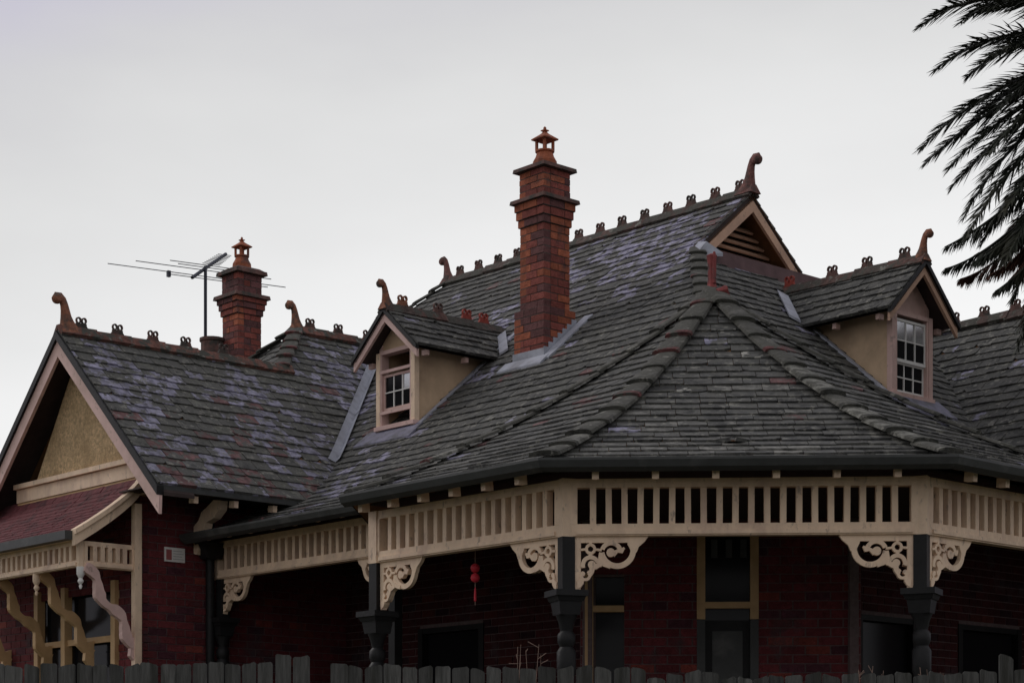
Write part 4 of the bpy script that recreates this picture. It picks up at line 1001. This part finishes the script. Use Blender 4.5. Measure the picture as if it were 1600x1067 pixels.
# ------------------------------------------------------------------ emit the slates: the largest in view as single pieces, the rest joined
slates.sort(key=lambda t: -t[0])
rest = MB()
for i, (ar, vs_, fs, tint, roof) in enumerate(slates):
    if i < 300:
        b = MB(); b.add(vs_, fs, tint); b.build('slate', M['slate_lichen'] if roof is pavilion_roof else M['slate'], roof)
    else: rest.add(vs_, fs, tint)
tag(rest.build('slate_courses', M['slate'], house), kind='stuff')
tag(bricks_rest.build('rear_brickwork', M['brick'], ch1), kind='stuff')

# ------------------------------------------------------------------ things on and around the house
# tv aerial
Ya = 29.6
pa = lambda x, y, Y=Ya: Vector(((x-800)/3060*Y, Y, (1240-y)/3060*Y+EYE))
aer = empty('tv_aerial', pa(321, 640)); tag(aer, 'thin dark television aerial on a mast beside the second chimney', 'aerial')
one(lambda b: b.tube([pa(321, 640), pa(321, 416)], .025, 8), 'mast', M['metal'], aer, True)
bm0, bm1 = pa(300, 434, Ya-.3), pa(353, 397, Ya+.6)
one(lambda b: b.tube([bm0, bm1], .026, 6), 'boom', M['metal'], aer)
edir = (W(1, 0, 0)-W(0, 0, 0))
def elem(t, la, lb, r_=.007):
    c = bm0+(bm1-bm0)*t; dd = Vector((1, .55, 0)).normalized()
    one(lambda b: b.tube([c-dd*la, c+dd*lb], r_, 5), 'element', M['metal'], aer)
elem(.10, 1.35, 1.45); elem(.02, .40, 1.2); elem(.32, 1.05, 1.1); elem(.50, .62, .8); elem(.42, .45, .5)
for i in range(9): elem(.56+.05*i, .14-.004*i, .14-.004*i, .006)
one(lambda b: b.beam(bm0+Vector((-.34, -.05, .0)), bm0+Vector((-.34, -.05, .09)), .05, .05, up=DU), 'balun_box', M['metal'], aer)
# sign on the wing wall
px_w = 7.284-.03
def signbox(u0, u1, z0, z1, o): return lambda b: b.box(u0, u1, px_w-o, px_w-o+.008 if o else px_w+.02, z0, z1)
sg = empty('wall_sign', W(.92, px_w, 2.55)); tag(sg, 'small white sign with a red panel on the wing side wall', 'sign')
zs0 = 2.60
one(lambda b: b.box(.74, 1.00, px_w-.0, px_w+.02, zs0, zs0+.16), 'board', M['white'], sg)
one(lambda b: b.box(.755, .825, px_w-.004, px_w-.001, zs0+.02, zs0+.135), 'red_panel', M['sign_red'], sg)
for i in range(4): one(lambda b: b.box(.845, .98-.02*(i % 2), px_w-.004, px_w-.001, zs0+.03+i*.03, zs0+.036+i*.03), 'text_line', M['signgrey'], sg)
# hanging red lantern ornament
vl = 1.42
lt = empty('hanging_ornament', W(.25, vl, 1.6)); tag(lt, 'small red ornament of two balls hanging under the left verandah beam', 'ornament')
Xl = lambda z: W(.25, vl, z)
one(lambda b: b.tube([Xl(2.60), Xl(1.66)], .004, 5), 'cord', M['straw'], lt)
for zc2 in (1.985, 1.90): one(lambda b: b.lathe(Xl(zc2), [(.012, -.04), (.032, -.028), (.042, 0), (.032, .028), (.012, .04)], 12), 'ball', M['red'], lt, True)
one(lambda b: b.lathe(Xl(1.74), [(.003, -.05), (.012, -.04), (.009, .05), (.003, .08)], 8), 'tassel', M['red'], lt, True)

# ------------------------------------------------------------------ paling fence
YF = 12.0
fence = empty('paling_fence', (0, YF, 0)); tag(fence, 'weathered grey timber paling fence with uneven tops in the foreground', 'fence')
def ftop(px):
    for a, b, y in ((-400, 180, 1037), (180, 335, 1036), (335, 425, 1036), (425, 440, 1034), (440, 474, 1024), (474, 498, 1031), (498, 516, 1067), (516, 640, 1038), (640, 672, 1043), (672, 700, 1042), (700, 1000, 1043), (1000, 1030, 1060), (1030, 1120, 1050), (1120, 1215, 1056), (1215, 1350, 1053), (1350, 1490, 1052), (1490, 1560, 1048), (1560, 1588, 1026), (1588, 2100, 1045)):
        if a <= px < b: return y
    return 1045
x = -6.2; rf = random.Random(12)
while x < 6.2:
    wd_ = rf.uniform(.088, .112); px = 800+3060*(x+wd_/2)/YF
    yt = ftop(px)
    if yt < 1062:
        zt = (1240-yt)/3060*YF+EYE+rf.uniform(-.012, .010); yo = rf.uniform(-.008, .008); le = rf.uniform(-.012, .012); b = MB()
        q = rf.uniform(-.012, .012); t = .02
        c = jit(mixc((.105, .104, .10), (.06, .06, .058), rf.random()), rf, .3)
        pts = [(x+.002, .05), (x+wd_-.002, .05), (x+wd_-.002+le*.3, zt+q-.012), (x+wd_-.014+le*.3, zt+q), (x+wd_*.5, zt+rf.uniform(-.006, .006)), (x+.012+le*.3, zt-q), (x+.002+le*.3, zt-q-.01)]
        b.prism([Vector((a, YF+yo, z)) for a, z in pts], Vector((0, t, 0)), c)
        b.build('paling', M['fence'], fence)
    x += wd_+rf.uniform(.002, .012)
for z in (.5, 1.2, 1.85):
    one(lambda b: b.beam(Vector((-6.2, YF+.06, z)), Vector((6.2, YF+.06, z)), .05, .09, tint=(.09, .09, .08)), 'rail', M['fence'], fence)
# dry weeds behind the fence
def weed(px0, py0, n, h, spread, seed, label):
    r = random.Random(seed); Yw = 12.5; base = Vector(((px0-800)/3060*Yw, Yw, 0))
    e = empty('dry_weed', base); tag(e, label, 'weed')
    for i in range(n):
        top = Vector(((px0+r.uniform(-spread, spread)-800)/3060*Yw, Yw+r.uniform(-.1, .1), (1240-py0+r.uniform(-h, h))/3060*Yw+EYE))
        mid = base+(top-base)*.75+Vector((r.uniform(-.05, .05), 0, .12))
        one(lambda b: b.tube([base+(mid-base)*t for t in (0, .5, 1)]+[mid+(top-mid)*.6, top], [.004, .0035, .003, .002, .0015], 4), 'stalk', M['straw'], e)
        for k in range(4):
            s_ = mid+(top-mid)*r.random(); one(lambda b: b.tube([s_, s_+Vector((r.uniform(-.07, .07), 0, r.uniform(0, .05)))], .0022, 4), 'twig', M['straw'], e)
weed(828, 1016, 6, 14, 26, 1, 'dry weed stalks poking above the fence below the left bracket')
weed(1345, 1046, 5, 6, 40, 2, 'dry weed tendrils trailing over the fence near the right post')
weed(1465, 1050, 5, 5, 50, 3, 'dry weed tendrils over the fence at far right')

# ------------------------------------------------------------------ palm
YP = 19.0
PC = Vector(((1830-800)/3060*YP, YP, (1240-70)/3060*YP+EYE))
palm = empty('palm_tree', (PC.x, PC.y, 0)); tag(palm, 'dark date palm with drooping feathery fronds at the right edge', 'palm tree')
def ptrunk(b):
    n = 60; prof = []
    for i in range(n+1):
        t = i/n; z = t*(PC.z-.2); prof.append((.30+.05*(i % 2)-.04*t+.10*max(0, t-.9)*10*.6, z))
    b.lathe(Vector((PC.x, PC.y, 0)), prof, 16)
one(ptrunk, 'trunk', M['trunk'], palm)
def frond(tip=None, ctrl=None, az=0, el=0, L=3.0, droop=1.0, seed=0, dead=False, lw=.42, hang=.25):
    r = random.Random(seed); n = 26; pts = []
    if tip is not None:
        for i in range(n+1):
            t = i/n; pts.append(PC*(1-t)**2+ctrl*2*t*(1-t)+tip*t*t)
        L = sum((pts[i+1]-pts[i]).length for i in range(n))
    else:
        d0 = Vector((math.sin(az)*math.cos(el), math.cos(az)*math.cos(el), math.sin(el))); p = PC.copy()
        for i in range(n+1):
            pts.append(p.copy()); dd = (d0+DZ*(-droop*(i/n)**1.3)).normalized(); p = p+dd*(L/n)
    b = MB(); b.tube(pts, [.035*(1-i/n)+.005 for i in range(n+1)], 5)
    b2 = MB(); sp = .0125; s = .30
    while s < L:
        t = min(.9999, s/L); i = min(n-1, int(t*n)); p = pts[i]+(pts[i+1]-pts[i])*(t*n-i); d = (pts[i+1]-pts[i]).normalized()
        sd_ = d.cross(DZ); sd_ = sd_.normalized() if sd_.length > .05 else Vector((1, 0, 0)); up = sd_.cross(d).normalized()
        ll = lw*(math.sin(math.pi*min(1, .28+.67*t))**.8)*r.uniform(.75, 1.1)
        for sg_ in (-1, 1):
            an = R(r.uniform(20, 40)+16*(1-t)); lift_ = r.uniform(-.25, .55)
            dr = (d*math.cos(an)+sd_*sg_*math.sin(an)+up*lift_*.8-DZ*hang).normalized(); q = p+dr*ll*.55; e = q+(dr+DZ*-(.06+.5*hang)).normalized()*ll*.45
            wv = dr.cross(up+sd_*r.uniform(-.8, .8)).normalized()*r.uniform(.007, .0115)
            b2.add([p-wv*.5, p+wv*.5, q+wv, e, q-wv], [(0, 1, 2, 4), (4, 2, 3)])
        s += sp*r.uniform(.7, 1.3)
    mo = M['frond_dead'] if dead else M['frond']
    f = b.build('frond', mo, palm); b2.build('leaflets', mo, f)
pt = lambda x, y, Y: Vector(((x-800)/3060*Y, Y, (1240-y)/3060*Y+EYE))
FR = [((1530, 20), (1640, -40), 19.3, 0, .3), ((1545, 92), (1640, 20), 18.0, 0, .3), ((1505, 205), (1620, 80), 19.4, 0, .3), ((1560, 170), (1660, 60), 18.5, 0, .3), ((1528, 395), (1640, 380), 19.3, 1, .9), ((1560, 420), (1650, 380), 19.2, 1, .8), ((1575, 440), (1660, 350), 18.8, 1, .7), ((1590, 400), (1670, 300), 19.0, 1, .6), ((1568, 375), (1660, 260), 19.2, 1, .5), ((1520, 410), (1630, 360), 18.7, 0, .9), ((1598, 500), (1670, 330), 19.1, 1, .6),
      ((1438, 42), (1560, -60), 18.6, 0, .3), ((1500, 36), (1600, -50), 18.2, 0, .3), ((1461, 110), (1580, 10), 18.4, 0, .3), ((1512, 120), (1620, 20), 19.2, 0, .3), 
      ((1439, 232), (1570, 90), 18.9, 0, .3), ((1446, 256), (1580, 120), 19.0, 0, .3), ((1482, 264), (1600, 130), 18.7, 0, .3), ((1487, 292), (1610, 150), 19.3, 0, .3), ((1545, 240), (1640, 110), 18.4, 0, .3), 
      ((1505, 342), (1590, 170), 18.8, 0, .3), ((1512, 366), (1600, 200), 18.5, 0, .3), ((1535, 380), (1620, 220), 19.1, 0, .3), ((1570, 330), (1660, 190), 18.3, 0, .3),
      ((1476, 386), (1600, 330), 19.0, 0, .9), ((1476, 420), (1600, 390), 19.2, 0, .9), ((1500, 436), (1610, 410), 19.4, 1, .9), ((1545, 430), (1640, 390), 19.0, 1, .9), ((1540, 395), (1640, 330), 18.8, 0, .8), ((1555, 455), (1650, 400), 18.7, 0, .9),
      ((1582, 470), (1650, 300), 18.9, 0, .5), ((1590, 545), (1650, 330), 18.9, 0, .4), ((1604, 480), (1680, 300), 18.6, 1, .5), ((1570, 410), (1650, 240), 18.3, 0, .4), ((1600, 400), (1690, 250), 19.3, 0, .4), ((1610, 350), (1690, 200), 18.6, 0, .4)]
for i, (tp, ct, Y, dead, hg) in enumerate(FR):
    frond(tip=pt(tp[0], tp[1], Y), ctrl=pt(ct[0], ct[1], (Y+YP)/2), seed=100+i, dead=bool(dead), lw=.45 if hg < .6 else .38, hang=hg*.4 if hg < .6 else hg)
for i in range(26):
    az = R(i*137.5); 
    if -150 < ((math.degrees(az)+180) % 360)-180 < -30: continue
    frond(az=az, el=R(75-i*4.2), L=2.8, droop=.9, seed=200+i)

# ------------------------------------------------------------------ render
scene.render.engine = 'CYCLES'
scene.render.resolution_x, scene.render.resolution_y = 1024, 682
